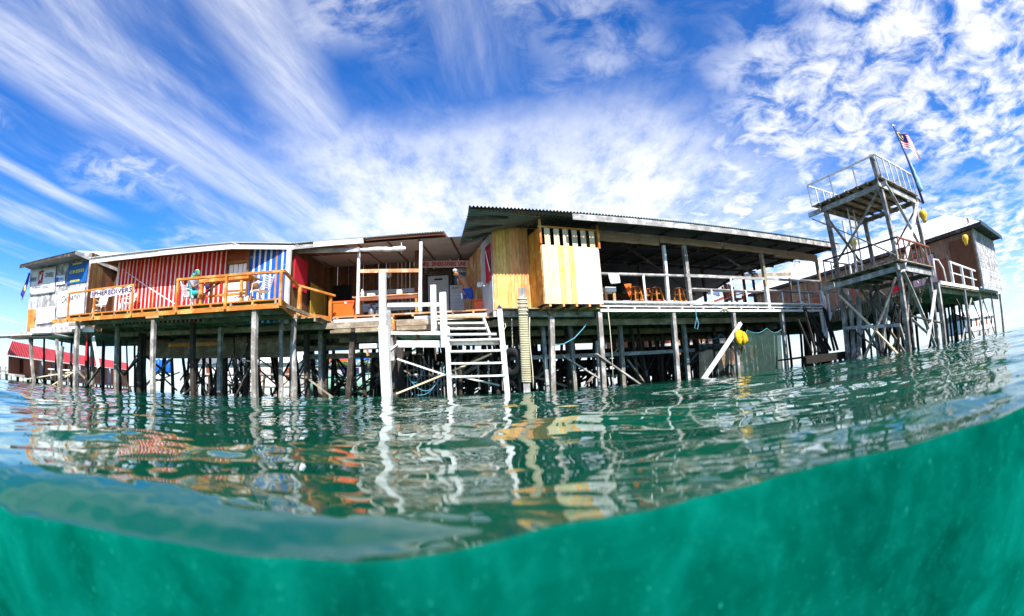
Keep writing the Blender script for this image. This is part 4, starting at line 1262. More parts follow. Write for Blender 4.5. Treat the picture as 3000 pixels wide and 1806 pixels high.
cooler('large orange cool box on the porch beside the deck railing end', -6.55, -5.72, 16.7, 17.3, ZP, 3.42, .09)
cooler('square bright orange cool box at the stooping man\'s feet', -1.30, -.80, 16.45, 16.95, ZP, 3.20)
# dive tanks


def tank(label):
    t = thing('dive_tank', label, 'dive tank', (0, 0, 0), 'dive tanks under the workbench')
    MB().lathe((0, 0, 0), [(0, 0), (.085, 0), (.095, .02), (.095, .44), (.08, .52), (.035, .56), (.03, .60), (0, .60)], 16).build('cylinder', STEEL, t, smooth=True)
    m = MB(); m.tube([(0, 0, .60), (0, 0, .66)], .022, 8); m.tube([(-.05, 0, .64), (.07, 0, .66)], .02, 8); m.ball((.09, 0, .665), .03, sc=(1.2, 1, .8)); m.build('valve', BLACKP, t, smooth=True)
    return t


t0 = tank('tallest steel dive tank under the workbench, nearest the left porch post'); t0.location = (-5.05, 16.75, ZP - .25 + .25)
t0.scale = (1.2, 1.2, .75)
dup(t0, (-4.86, 16.85, ZP), .5, 'small steel dive tank in the middle of the three').scale = (.9, .9, .62)
dup(t0, (-4.70, 16.75, ZP), 1.0, 'short stout steel dive tank nearest the big white stair post').scale = (1.2, 1.2, .6)

# ================================================================== BOAT STAIRS (white)
bs = thing('boat_stairs', 'white painted boat landing with square posts and open stairs down to the water', 'stairs', (-2.2, 14.3, 0))
p, q = at(K(2, 1102, 300), y=14.0), at(K(2, 1112, 860), y=14.0)
b = at(K(2, 1142, 1400), y=13.85)
MB().beam((b.x + .02, 13.85, -.8), at(K(2, 1112, 760), y=13.85), .27, .26, up=(0, 1, 0)).build('post', W_WPOST, bs)
MB().beam(at(K(2, 1110, 1000), y=14.02), p, .19, .18, up=(0, 1, 0)).build('post', W_WPOST, bs)
p, q = at(K(2, 1152, 600), y=14.16), at(K(2, 1190, 1060), y=14.16)
MB().beam(q, p, .12, .1, up=(0, 1, 0)).build('post', W_GREY, bs)
for (t_, b_, yy, w_) in (((1542, 405), (1550, 815), 15.1, .17), ((1625, 468), (1642, 945), 14.0, .19)):
    MB().beam(at(K(2, *b_), y=yy), at(K(2, *t_), y=yy), w_, w_ * .9, up=(0, 1, 0)).build('post', W_WPOST, bs)


def ext(a, b, f): return a + (b - a) * f


p, q = at(K(2, 1662, 765), y=13.95), at(K(2, 1688, 1365), y=13.95)
MB().beam(ext(p, q, 1.35), p, .13, .12, up=(0, 1, 0)).build('post', W_WPOST, bs)
p, q = at(K(2, 2118, 610), y=13.95), at(K(2, 2185, 1330), y=13.95)
nw = MB().beam(ext(p, q, 1.3), p, .15, .14, up=(0, 1, 0)).build('post', W_WPOST, bs)
m = MB(); m.lathe(p, [(.115, 0), (.0, .13)], 4); m.build('post_cap', NAVY, nw)
# rails and landing
for a, b, yy, h_, mt in (((1145, 577), (1605, 572), 14.05, .12, W_WPOST), ((1175, 820), (1640, 824), 14.05, .09, W_WPOST), ((1225, 915), (1650, 915), 14.2, .20, W_WHITE)):
    MB().beam(at(K(2, *a), y=yy), at(K(2, *b), y=yy), .05, h_).build('rail', mt, bs)
za_ = at(K(2, 1400, 815), y=14.1).z
m = MB()
for yy in np.arange(14.1, 15.9, .16): m.box(-3.6, -2.0, yy, yy + .14, za_ - .02, za_ + .015)
m.build('landing_floor', W_WHITE, bs)
MB().beam(at(K(2, 1190, 700), y=15.2), at(K(2, 1190, 800), y=15.2), .12, .1, up=(0, 1, 0)).build('post', W_ORANGE, bs)
MB().beam(at(K(2, 1410, 840), y=14.3), at(K(2, 1410, 885), y=14.3), .08, .1, up=(0, 1, 0)).build('post', W_REDBROWN, bs)
# treads of the lower ladder
for a, b in (((1665, 832), (2090, 828)), ((1680, 882), (2120, 872)), ((1690, 980), (2130, 970)), ((1695, 1085), (2150, 1078)), ((1705, 1200), (2170, 1188))):
    p, q = at(K(2, *a), y=13.88), at(K(2, *b), y=13.88)
    m = MB(); m.beam(p + Vector((0, .08, 0)), q + Vector((0, .08, 0)), .24, .055); m.build('tread', W_WPOST, bs)
for (a, b, h_) in (((1680, 912), (2110, 905), .10),):
    MB().beam(at(K(2, *a), y=14.15), at(K(2, *b), y=14.15), .05, h_).build('rail', W_WHITE, bs)
# upper flight up to the porch
for i, (a, b, yy, mt) in enumerate((((1575, 685), (2025, 684), 15.75, P_NAT), ((1588, 737), (1995, 735), 15.3, W_WPOST), ((1605, 785), (2000, 783), 14.9, W_WPOST))):
    p, q = at(K(2, *a), y=yy), at(K(2, *b), y=yy)
    MB().beam(p, q, .24, .055).build('tread', mt, bs)
for a, b in (((1975, 690), (2035, 850)),):
    MB().beam(at(K(2, *a), y=15.6), at(K(2, *b), y=14.4), .06, .16).build('stringer', W_WPOST, bs)
for a, b, yy, w_, mt in (((1230, 1045), (1650, 1185), 14.1, .13, W_WHITE), ((1222, 1348), (1640, 1180), 14.05, .11, W_PALE), ((1700, 1180), (2120, 1275), 14.3, .10, W_WHITE),
                         ((1710, 1150), (2050, 1000), 14.6, .14, W_PALE), ((1165, 970), (1235, 915), 14.1, .08, W_WHITE), ((2140, 1110), (2150, 1320), 14.0, .08, W_GPOST),
                         ((1930, 1090), (1945, 1310), 14.9, .07, W_GREY), ((2020, 1060), (2030, 1320), 15.0, .06, W_GREY)):
    MB().beam(at(K(2, *a), y=yy), at(K(2, *b), y=yy), .05, w_, up=(0, -1, .01)).build('brace', mt, bs)
# picket of thin stakes behind the landing
pk = thing('stake_fence', 'row of thin grey stakes standing in the water behind the white landing', 'fence', (-2.7, 17, 0))
for i in range(16):
    x = -4.15 + i * .135
    MB().tube([(x, 17.2, -.5), (x + RN.uniform(-.04, .04), 17.2, RN.uniform(.6, 1.5))], .022, 6).build('stake', W_GREY, pk)
MB().tube([(-4.2, 17.17, .75), (-2.0, 17.17, .7)], .02, 6).build('stake_rail', W_GREY, pk)
for i, (a, b, sag) in enumerate((((1330, 1220), (1640, 1150), .5), ((1400, 1360), (1640, 1110), .3), ((1310, 1180), (1460, 1130), .35))):
    p, q = at(K(2, *a), y=15.2), at(K(2, *b), y=15.2)
    o = MB().tube([p.lerp(q, f) - Vector((0, 0, sag * math.sin(PI * f))) for f in np.linspace(0, 1, 9)], .013, 5).build('mooring_rope', ROPEB, smooth=True)
    tag(o, ('slack blue rope hanging lowest behind the white landing', 'blue rope slanting up beside the stair post', 'short blue rope highest behind the landing braces')[i], 'rope')

# ================================================================== RESTAURANT (right): built on its own turned grid, u along the front, v back
def mr(): return MB(MR)


def lp(p, v): return loc(at(p, v=v))


VF = 13.95
rs_ = thing('restaurant', 'open-sided restaurant hall on piles under a long dark iron roof, railings along its front', 'building', rw(13.5, 17, 2.5))
UR0, UR1 = 3.15, 21.5
za0, za1 = 5.36, 5.66


def zr_(u): return za0 + (za1 - za0) * (u - UR0) / (UR1 - UR0)


m = mr(); m.corr((UR0, 12.88, zr_(UR0) + .05), (UR1, 12.88, zr_(UR1) + .05), (UR0 + 1.2, 19, 5.72), (UR1 - .2, 19, 5.95), wl=.115, amp=.026, spw=8)
m.build('roof', CORRG, rs_, smooth=True)
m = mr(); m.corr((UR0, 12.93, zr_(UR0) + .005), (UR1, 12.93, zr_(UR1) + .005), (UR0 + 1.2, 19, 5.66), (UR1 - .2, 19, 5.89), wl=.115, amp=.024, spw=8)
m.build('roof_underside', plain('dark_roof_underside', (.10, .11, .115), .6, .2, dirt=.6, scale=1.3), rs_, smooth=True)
m = mr(); m.corr((UR0 + 1.2, 19, 5.72), (UR1 - .2, 19, 5.95), (UR0 + 1.2, 25, 5.0), (UR1 - .2, 25, 5.1), wl=.115, amp=.024, rows=1); m.build('roof_back', CORR, rs_, smooth=True)
# turned-down sheet at the left end of the roof
A0 = loc(Vector((-1.09, 13.30, 5.35))); B0 = loc(Vector((-1.60, 14.95, 4.72)))
m = mr(); m.corr(A0 + Vector((0, 0, .03)), B0, (5.6, 13.3, 5.42), (4.6, 15.6, 5.44), wl=.115, amp=.024, rows=2); m.build('roof_hip', CORR, rs_, smooth=True)
for f in (.2, .5, .8):
    p = A0.lerp(B0, f); mr().beam(p + Vector((.05, 0, -.07)), (4.5, p.y + .5 * f, 5.33), .06, .09).build('rafter', W_DARK, rs_)
mr().beam((6.45, 12.90, zr_(6.45) - .10), (13.8, 12.90, zr_(13.8) - .10), .035, .20).build('fascia_board', W_GREY, rs_)
mr().beam((13.8, 12.915, zr_(13.8) - .10), (UR1, 12.915, zr_(UR1) - .10), .035, .19).build('fascia_board', W_GREY, rs_)
mr().beam((UR1 - .03, 12.95, 5.60), (UR1 - .2, 19, 5.83), .04, .17).build('barge_board', W_DARK, rs_)
for v in (13.3, 14.6, 16, 17.5, 19): mr().box(4.2, UR1 - .3, v, v + .06, 5.40 + (v - 13) * .035, 5.50 + (v - 13) * .035).build('purlin', W_DARK, rs_)
for u in np.arange(7.6, 21, 1.55): mr().beam((u, 13.0, 5.38), (u, 19, 5.56), .05, .10).build('rafter', W_DARK, rs_)
mr().box(7.55, 20.65, VF - .03, VF + .07, 5.17, 5.31).build('eave_beam', W_GREY, rs_)
# floor
m = mr()
for v in np.arange(VF, 24, .17): m.box(5.6, 20.6, v, v + .16, 2.72, 2.76)
m.build('floor', W_GREY, rs_)
m = mr()
for v in np.arange(VF + .1, 24, .23): m.box(4.3, 20.6, v, v + .21, 2.60, 2.63)
m.build('underfloor', W_UNDER, rs_)
mr().box(7.7, 20.62, VF - .06, VF, 2.48, 2.575).build('rim_beam', W_WHITE, rs_)
mr().box(4.2, 7.72, VF + .45, VF + .52, 2.40, 2.58).build('rim_beam', W_GREY, rs_)
for u in np.arange(8.0, 20.6, 1.05): mr().box(u - .025, u + .025, VF - .062, 15.5, 2.58, 2.645).build('joist', W_WHITE, rs_)
for u in np.arange(4.6, 20.6, 1.05): mr().box(u + .35, u + .42, VF + .3, 24, 2.46, 2.60).build('joist', W_UNDER, rs_)
mr().box(7.7, 20.6, VF - .065, VF - .02, 2.645, 2.69).build('floor_edge', W_WHITE, rs_)
mr().tube([(7.75, VF - .06, 2.80), (20.55, VF - .06, 2.82)], .045, 8).build('toe_pipe', WPLAS, rs_, smooth=True)
for v, zz in ((15.1, 2.30), (17.2, 2.2), (19.6, 2.1)): mr().box(4.4, 20.4, v, v + .12, zz - .1, zz + .12).build('cross_beam', W_UNDER, rs_)
for v, zz in ((16.2, 1.22), (18.5, 1.35)): mr().box(5.5, 13.5, v, v + .08, zz - .07, zz + .07).build('cross_beam', W_GREY, rs_)
# posts of the front
for i, (t_, b_, w_, mt) in enumerate((((1465, 60), (1508, 560), .11, W_WHITE), ((1640, 50), (1700, 590), .15, W_GPOST))):
    p, q = lp(K(3, *t_), VF), lp(K(3, *b_), VF)
    mr().beam(q, p, w_, w_, up=(0, 1, 0)).build('post', mt, rs_)
for u, w_ in ((16.11, .15), (20.52, .14)):
    mr().beam((u, VF, 3.55), (u, VF, 5.25), w_, w_, up=(0, 1, 0)).build('post', W_UNDER, rs_)
    mr().beam((u, VF, 2.6 if u < 20 else 1.2), (u, VF, 3.55), w_ + .02, w_ + .02, up=(0, 1, 0)).build('post_base', W_WHITE, rs_)
for u, v in ((9.2, 18), (12.5, 18.5), (16, 18), (19.5, 18.5), (11, 22), (15, 22), (20.4, 21)):
    mr().beam((u, v, 2.75), (u, v, 5.5), .12, .12, up=(0, 1, 0)).build('post', W_DARK, rs_)
# railing pipes
zrl = lambda u: 3.78 + (u - 8.5) * .0155
mr().tube([(7.7, VF - .02, zrl(7.7)), (11.4, VF - .02, zrl(11.4))], .055, 8).build('handrail', W_GREY, rs_, smooth=True)
mr().beam((11.5, VF - .02, zrl(11.5) + .02), (20.5, VF - .02, zrl(20.5)), .06, .11).build('handrail', W_GREY, rs_)
for u in (9.55, 13.9, 18.55): mr().tube([(u, VF - .03, 2.7), (u, VF - .03, zrl(u))], .042, 8).build('railing_pipe', WPLAS, rs_, smooth=True)
for u in (12.75, 14.75, 17.2, 19.3): mr().tube([(u, VF - .02, 2.7), (u, VF - .02, 3.36)], .03, 8).build('railing_pipe', WPLAS, rs_, smooth=True)
m = mr(); m.box(11.7, 15.95, VF + .03, VF + .42, 3.36, 3.40); m.build('counter_top', W_GREY, rs_)
m = mr(); m.box(16.3, 20.3, VF + .03, VF + .40, 3.42, 3.46); m.build('counter_top', W_GREY, rs_)
# bamboo blinds rolled under the eave
for u0, u1, z0, z1 in ((7.62, 10.35, 4.90, 5.20), (10.4, 13.55, 5.02, 5.24), (13.7, 16.9, 5.02, 5.24), (16.95, 20.5, 4.92, 5.26)):
    m = mr(); n = 10
    m.tube([(u0 + (u1 - u0) * i / n, VF - .10, z0 + .05 + .012 * math.sin(i * 1.9)) for i in range(n + 1)], .055, 8)
    m.box(u0, u1, VF - .13, VF - .115, z0 + .07, z1)
    m.build('bamboo_blind', BLIND, rs_)
# back and inner walls of the hall
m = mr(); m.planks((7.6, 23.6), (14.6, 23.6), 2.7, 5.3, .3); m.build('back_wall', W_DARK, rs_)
m = mr(); m.boards((8, 21), (15.5, 21), 4.25, 4.6, .2); m.build('lintel', W_BROWN, rs_)
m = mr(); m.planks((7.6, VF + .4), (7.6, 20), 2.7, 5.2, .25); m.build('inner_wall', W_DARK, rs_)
for a, b in (((8.8, 14.5, 5.3), (14.9, 17.5, 3.9)), ((13.4, 14.6, 5.3), (16.0, 14.2, 4.0)), ((17.5, 15, 5.3), (16.3, 17.5, 4.2))):
    mr().beam(a, b, .05, .09).build('strut', W_DARK, rs_)
# piles of the front row
for k, t_, b_, w_, mt in ((3, (490, 680), (503, 1310), .15, W_GPOST), (3, (905, 640), (945, 1290), .15, W_GPOST), (3, (1545, 640), (1592, 1245), .15, W_GPOST)):
    p = lp(K(k, *t_), VF + .05); q = lp(K(k, *b_), VF + .05)
    mr().beam(ext(p, q, 1.35), p, w_, w_, up=(0, 1, 0)).build('pile', mt, rs_)
for u, w_ in ((13.88, .14), (17.06, .16)):
    mr().beam((u, VF + .05, -.8), (u, VF + .05, 2.48), w_, w_, up=(0, 1, 0)).build('pile', W_GPOST, rs_)
for u, v, w_, mt, zt in ((9.6, 15.9, .15, W_GPOST, 2.3), (7.4, 15.7, .13, W_GPOST, 2.3), (6.3, 15.6, .12, W_GREY, 2.3), (8.5, 15.8, .10, W_GREY, 1.7), (12.8, 16, .15, W_GREY, 2.3)):
    mr().beam((u + RN.uniform(-.1, .1), v, -.8), (u, v, zt), w_, w_, up=(0, 1, 0)).build('pile', mt, rs_)
sp_r = []
for i in range(78):
    for _ in range(30):
        u, v = RN.uniform(3.6, 21.2), RN.uniform(16.3, 25.5)
        if all((u - a) ** 2 + (v - b) ** 2 > .35 for a, b in sp_r): break
    sp_r.append((u, v))
    l1, l2, w_ = RN.uniform(-.5, .5), RN.uniform(-.3, .3), RN.uniform(.09, .17)
    n = 5
    m = mr(); m.tube([(u + l1 * (1 - i_ / n) + RN.uniform(-.03, .03), v + l2 * (1 - i_ / n), -.7 + 3.25 * i_ / n) for i_ in range(n + 1)], [w_ * .56] * (n + 1), 7)
    m.build('pile', W_DARK, rs_, smooth=True)
for i in range(60):
    a = RN.choice(sp_r); b = min((s for s in sp_r if s != a and abs(s[0] - a[0]) > .5), key=lambda s: (s[0] - a[0]) ** 2 + (s[1] - a[1]) ** 2 + RN.random() * 3)
    mr().beam((a[0], a[1] - .08, RN.uniform(-.3, .6)), (b[0], b[1] - .08, RN.uniform(.7, 2.0)), .05, RN.uniform(.06, .12)).build('brace', W_DARK if RN.random() < .6 else RN.choice((W_UNDER, W_GREY)), rs_)
for k, a, b, v, w_, mt in ((3, (880, 1000), (1275, 1275), VF - .05, .11, W_GPOST), (3, (575, 1010), (930, 1230), 15.6, .11, W_GREY), (3, (780, 1280), (1080, 940), 16.0, .10, W_UNDER),
                           (3, (1065, 870), (1130, 1110), 16.5, .10, W_UNDER), (3, (1110, 870), (1065, 960), 16.5, .10, W_UNDER), (3, (1150, 1050), (1300, 1250), 16.2, .09, W_UNDER), (3, (1620, 1200), (1790, 1010), 16.5, .10, W_DARK)):
    mr().beam(lp(K(k, *a), v), lp(K(k, *b), v), .05, w_, up=(0, -1, .01)).build('brace', mt, rs_)

# ------------------------------------------------------------------ plank hut and slatted cubicle under the same roof
ht = thing('plank_hut', 'tall yellow pine plank hut between the porch and the slatted cubicle', 'hut', rw(5, 15, 2.6))
VH = 14.63
m = mr(); m.planks((4.32, VH), (5.95, VH), 2.64, 5.45, .115, gap=.006, jit=.004); m.build('front_wall', W_PINE, ht)
m = mr(); m.planks((4.32, 18.5), (4.32, VH), 2.64, 5.2, .16, jit=.004); m.build('side_wall', P_NAT, ht)
m = mr(); m.planks((4.29, 15.9), (4.29, VH + .02), 2.64, 5.2, .16, jit=.003); m.build('side_lining', GREYP, ht)
for u in np.arange(4.45, 6.0, .42): mr().box(u - .03, u + .03, VH - .08, VH + .6, 2.54, 2.635).build('joist', W_PINE, ht)
cb = thing('slatted_cubicle', 'cubicle of pale pine and bleached boards with open slats at its top', 'cubicle', rw(6.5, 13.5, 2.6))
VC = 13.5
NB = 11
m = mr(); u = 5.58; w_ = (7.60 - 5.58) / NB
mp_ = [0, 0, 0, 1, 0, 1, 2, 2, 2, 2, 2]
for i in range(NB):
    m.m = mp_[i]
    m.beam((u + w_ / 2, VC + RN.uniform(-.004, .004), 2.66), (u + w_ / 2, VC, 4.53), w_ - .007, .025, up=(0, -1, 0)); u += w_
m.build('front_wall', [W_PALE, W_PINE, W_BLEACH], cb)
for i in range(6):
    uc = 5.70 + i * .318 + .11
    mr().beam((uc, VC + .02, 4.5), (uc, VC + .02, 5.10), .185, .022, up=(0, -1, 0)).build('slat', W_PALE, cb)
m = mr(); m.planks((5.56, VH), (5.56, VC), 2.66, 5.12, .14, jit=.003); m.build('side_wall', W_ORANGE, cb)
m = mr(); m.planks((7.6, VC), (7.6, VH), 2.66, 5.12, .14, jit=.003); m.build('side_wall', W_ORANGE, cb)
mr().box(5.5, 7.62, VC - .02, VC + .03, 5.10, 5.16).build('top_rail', W_ORANGE, cb)
mr().box(5.55, 7.6, VH - .1, VH - .06, 4.3, 5.4).build('slat_shade_panel', DARKIN, cb)  # added dark sheet, coloured as the shade behind the open slats
mr().beam((5.56, VC - .02, 2.66 + 1.9), (5.56, VC - .02, 5.36), .07, .06, up=(0, 1, 0)).build('corner_post', W_ORANGE, cb)
mr().beam((7.62, VC - .02, 4.5), (7.62, VC - .02, 5.3), .07, .06, up=(0, 1, 0)).build('corner_post', W_ORANGE, cb)
for u in (5.75, 6.2, 6.65, 7.1, 7.5): mr().box(u - .035, u + .035, VC - .01, VC + 1.2, 2.575, 2.655).build('joist', W_PINE, cb)
# dive flag on the hut's side wall
df = thing('dive_flag', 'red dive flag with a white diagonal on the side wall of the plank hut', 'flag', rw(4.2, 15.2, 3.4))
P4 = [at(K(2, *c), u=4.22) for c in ((1992, 80), (2038, 35), (2036, 360), (1995, 400))]
m = MB(); m.grid([[P4[0].lerp(P4[1], i / 5).lerp(P4[3].lerp(P4[2], i / 5), j / 6) + Vector((-.015 * math.sin(i + j), 0, 0)) for i in range(6)] for j in range(7)])
o = m.build('cloth', REDC, df, smooth=True); o.modifiers.new('thick', 'SOLIDIFY').thickness = .004
p, q = at(K(2, 1995, 110), u=4.19), at(K(2, 2034, 285), u=4.19)
MB().beam(p, q, .006, .09, up=(0, -.3, 1)).build('white_stripe', PAPER, df)
m = MB(); p = at(K(2, 1955, 400), u=4.0)
for i in range(7): m.ball(p + Vector((RN.uniform(-.12, .12), RN.uniform(-.05, .05), RN.uniform(-.08, .08))), RN.uniform(.03, .06), 8, 6)
tag(m.build('cloth_bundle', CANVAS, smooth=True), 'small bundle of white rags hanging by the dive flag', 'rags')

# ------------------------------------------------------------------ things in the restaurant


def make_stool(label):
    t = thing('bar_stool', label, 'stool', (0, 0, 0), 'wooden bar stools behind the railing')
    MB().lathe((0, 0, .68), [(0, 0), (.17, 0), (.185, .02), (.17, .045), (0, .045)], 18).build('seat', W_REDBROWN, t)
    for sx in (-1, 1):
        for sy in (-1, 1):
            MB().beam((.19 * sx, .19 * sy, 0), (.10 * sx, .10 * sy, .68), .042, .042, up=(0, 1, 0)).build('leg', W_ORANGE, t)
    for z, w_ in ((.22, .165), (.48, .13)):
        for sx in (-1, 1):
            MB().beam((w_ * sx, -w_, z), (w_ * sx, w_, z), .03, .03).build('stretcher', W_ORANGE, t)
            MB().beam((-w_, w_ * sx, z), (w_, w_ * sx, z), .03, .03).build('stretcher', W_ORANGE, t)
    return t


s0 = make_stool('wooden bar stool next to the orange cloth behind the pipe railing')
for i, (k, px, lab) in enumerate(((3, 1235, None), (3, 1415, 'wooden bar stool in the middle, just left of the thin white post'), (3, 1610, 'wooden bar stool standing alone between the two railing posts'))):
    p = at(K(k, px, 550), v=VF + .55)
    if i == 0: s0.location = (p.x, p.y, 2.76); s0.rotation_euler = (0, 0, RA)
    else: dup(s0, (p.x, p.y, 2.76), RA + .1 * i, lab)
p = loc(at(K(3, 1320, 550), v=VF + .9)); q_ = rw(p.x, p.y, 2.76)
dup(s0, q_, RA + .3, 'wooden bar stool set back behind the short railing pipe')
oc = thing('orange_cloth', 'orange cloth hanging over a chair behind the pipe railing', 'cloth', at(K(3, 1160, 510), v=VF + .5))
P4 = [lp(K(3, *c), VF + .45) for c in ((1122, 395), (1185, 390), (1188, 470), (1170, 512))]
m = mr(); m.grid([[P4[0].lerp(P4[1], i / 5).lerp(P4[3].lerp(P4[2], i / 5), j / 5) + Vector((0, .03 * math.sin(i * 1.8), 0)) for i in range(6)] for j in range(6)])
o = m.build('cloth', ORC, oc, smooth=True); o.modifiers.new('thick', 'SOLIDIFY').thickness = .012
P4 = [lp(K(3, *c), VF - .09) for c in ((985, 303), (1072, 305), (1085, 388), (1000, 398))]
tw = thing('white_towel', 'white towel hung over the pipe railing beside the slatted cubicle', 'towel', rw(P4[3].x, P4[3].y, P4[3].z))
m = mr(); m.grid([[P4[0].lerp(P4[1], i / 5).lerp(P4[3].lerp(P4[2], i / 5), j / 6) + Vector((0, .02 * math.sin(i * 2 + j * .6) - .01 * j, 0)) for i in range(6)] for j in range(7)])
o = m.build('cloth', CANVAS, tw, smooth=True); o.modifiers.new('thick', 'SOLIDIFY').thickness = .012
a, b = lp(K(3, 962, 458), VF + .45), lp(K(3, 1052, 420), VF + .45)
st_ = thing('side_table', 'small table with a white top behind the towel on the railing', 'table', rw((a.x + b.x) / 2, a.y + .2, 2.76))
mr().box(a.x, b.x, a.y, a.y + .4, a.z, b.z).build('top', WPLAS, st_)
for u in (a.x + .05, b.x - .06): mr().box(u - .05, u + .05, a.y + .05, a.y + .12, 2.76, a.z).build('leg', P_NAT, st_)
ac = thing('arched_chair', 'brown wooden armchair with a rounded slatted back behind the counter', 'chair', at(K(3, 2050, 560), v=VF + 1.2))
p = lp(K(3, 2050, 540), VF + 1.2); u0, v0 = p.x, p.y
for i in range(6):
    uu = u0 - .34 + i * .135
    mr().beam((uu, v0, 3.2), (uu, v0 + .08, 3.92 - .9 * (uu - u0) ** 2 * 1.2), .10, .025, up=(0, -1, 0)).build('back_slat', W_REDBROWN, ac)
mr().box(u0 - .40, u0 + .40, v0 - .5, v0, 3.16, 3.20).build('seat', W_REDBROWN, ac)
for du in (-.38, .38):
    for dv in (-.46, -.02): mr().box(u0 + du - .03, u0 + du + .03, v0 + dv - .03, v0 + dv + .03, 2.76, 3.16 if dv > -.1 else 3.4).build('leg', W_REDBROWN, ac)
    mr().box(u0 + du - .04, u0 + du + .04, v0 - .48, v0, 3.405, 3.44).build('armrest', W_REDBROWN, ac)
m = mr(); p = lp(K(3, 1900, 490), VF + .8); m.grid([[Vector((p.x - .25 + .1 * i, p.y + .05 * math.sin(i), p.z + .06 * math.sin(i * .9 + j) + .05 * j)) for i in range(7)] for j in range(4)])
o = m.build('blue_cloth', plain('faded_blue_cloth', (.12, .16, .30), .9, dirt=.4), smooth=True); o.modifiers.new('thick', 'SOLIDIFY').thickness = .03
tag(o, 'crumpled faded blue cloth lying below the counter, left of the armchair', 'cloth')

# ------------------------------------------------------------------ things below the restaurant
rp = thing('mooring_post', 'square grey mooring post wound from top to foot with pale rope', 'post', (.3, 14.0, 0))
p, q = at(K(3, 233, 430), y=14.0), at(K(3, 278, 1310), y=14.0)
MB().beam(ext(p, q, 1.25), p, .19, .17, up=(0, 1, 0)).build('post', W_GREY, rp)
n = 52
for nm, f0, f1, mt, cnt in (('rope_wrapping', .10, .27, ROPE, 9), ('rope_wrapping', .28, .93, ROPEY, 38)):
    pts = []
    for i in range(cnt * 8 + 1):
        f = f0 + (f1 - f0) * i / (cnt * 8); a_ = 2 * PI * i / 8
        c_ = p.lerp(q, f)
        cs, sn = math.cos(a_), math.sin(a_)
        k_ = 1 / max(abs(cs), abs(sn)) ** .75
        rr_ = .125 + (.018 * math.sin(i * .37) if nm and f < .27 else 0)
        pts.append(c_ + Vector((cs * rr_ * k_, sn * rr_ * k_ * .92, 0)))
    MB().tube(pts, .021, 5).build(nm, mt, rp, smooth=True)
MB().tube([p.lerp(q, f) + Vector((.17 + .02 * math.sin(f * 9), -.08, 0)) for f in np.linspace(.3, .99, 10)], .016, 5).build('rope_tail', ROPE, rp, smooth=True)
c_ = at(K(3, 160, 1072), y=14.45)
ty = thing('tyre_fender', 'black car tyre hung as a fender between the white stairs and the rope-wound post', 'tyre', (c_.x, 14.45, c_.z - .42))
ax = Vector((-.72, -.69, 0)).normalized()
MB().lathe(c_ - ax * .11, [(.25, 0), (.40, -.005), (.425, .03), (.43, .11), (.425, .19), (.40, .225), (.25, .22), (.23, .18), (.36, .16), (.37, .11), (.36, .06), (.23, .04), (.25, 0)], 32, ax).build('tread', RUBBER, ty, smooth=True)
MB().tube([c_ + Vector((0, .05, .35)), c_ + Vector((.02, .1, 1.3))], .015, 5).build('hanging_rope', ROPE, ty, smooth=True)
# leaning pole, yellow jacket, nets
p, q = lp(K(3, 2135, 735), VF - .15), lp(K(3, 1812, 1222), VF - .5)
lpz = thing('leaning_pole', 'long pale pole slanting out of the water against the restaurant piles', 'pole', rw(q.x, q.y, 0))
mr().beam(ext(p, q, 1.2), p, .14, .12, up=(0, 1, 0)).build('pole', W_BLEACH, lpz)
yj = thing('yellow_jacket', 'yellow cloth jacket hanging from the top of the pale slanting pole', 'jacket', at(K(3, 2140, 920), v=VF - .3))
out = [(2082, 800), (2108, 778), (2150, 800), (2208, 862), (2196, 905), (2166, 912), (2140, 932), (2112, 915)]
cen = lp(K(3, 2145, 860), VF - .32)
rows = [[cen] * 17]
ring = [lp(K(3, *c), VF - .26) for c in out]
ring2 = [ring[int(i / 2) % 8].lerp(ring[(int(i / 2) + 1) % 8], (i % 2) / 2) for i in range(17)]
for j in (1, 2, 3, 4): rows.append([cen.lerp(ring2[i], j / 4) + Vector((0, -.07 * (1 - (j / 4) ** 2) + .05 * math.sin(i * 2.3) * (j / 4), 0)) for i in range(17)])
m = mr(); m.grid(rows); o = m.build('cloth', YELC, yj, smooth=True); o.modifiers.new('thick', 'SOLIDIFY').thickness = .05
for a, b in (((2095, 800), (2115, 905)), ((2160, 810), (2170, 912))):
    mr().tube([lp(K(3, *a), VF - .38), lp(K(3, *b), VF - .40)], [.05, .085], 7).build('sleeve', YELC, yj, smooth=True)


def net(label, v, top, z0, mat, base):
    t = thing('hanging_net', label, 'net', base, 'green nets hung below the restaurant')
    n = len(top) - 1
    rows = []
    L = [lp(K(3 if k == 3 else k, x, y), v) for k, x, y in top]
    fine_ = []
    for a, b in zip(L[:-1], L[1:]):
        for i in range(8):
            f = i / 8; fine_.append(a.lerp(b, f) - Vector((0, 0, .16 * math.sin(PI * f))))
    fine_.append(L[-1])
    for j in range(9):
        f = j / 8
        rows.append([Vector((p_.x, v + .05 * math.sin(i * .55 + j * .2) + .05 * f, p_.z + (z0 - p_.z) * f)) for i, p_ in enumerate(fine_)])
    m = mr(); m.grid(rows); m.build('mesh_panel', mat, t, smooth=True)
    mr().tube([p_ + Vector((0, -.02, 0)) for p_ in fine_], .014, 5).build('head_rope', ROPEB, t, smooth=True)
    return t


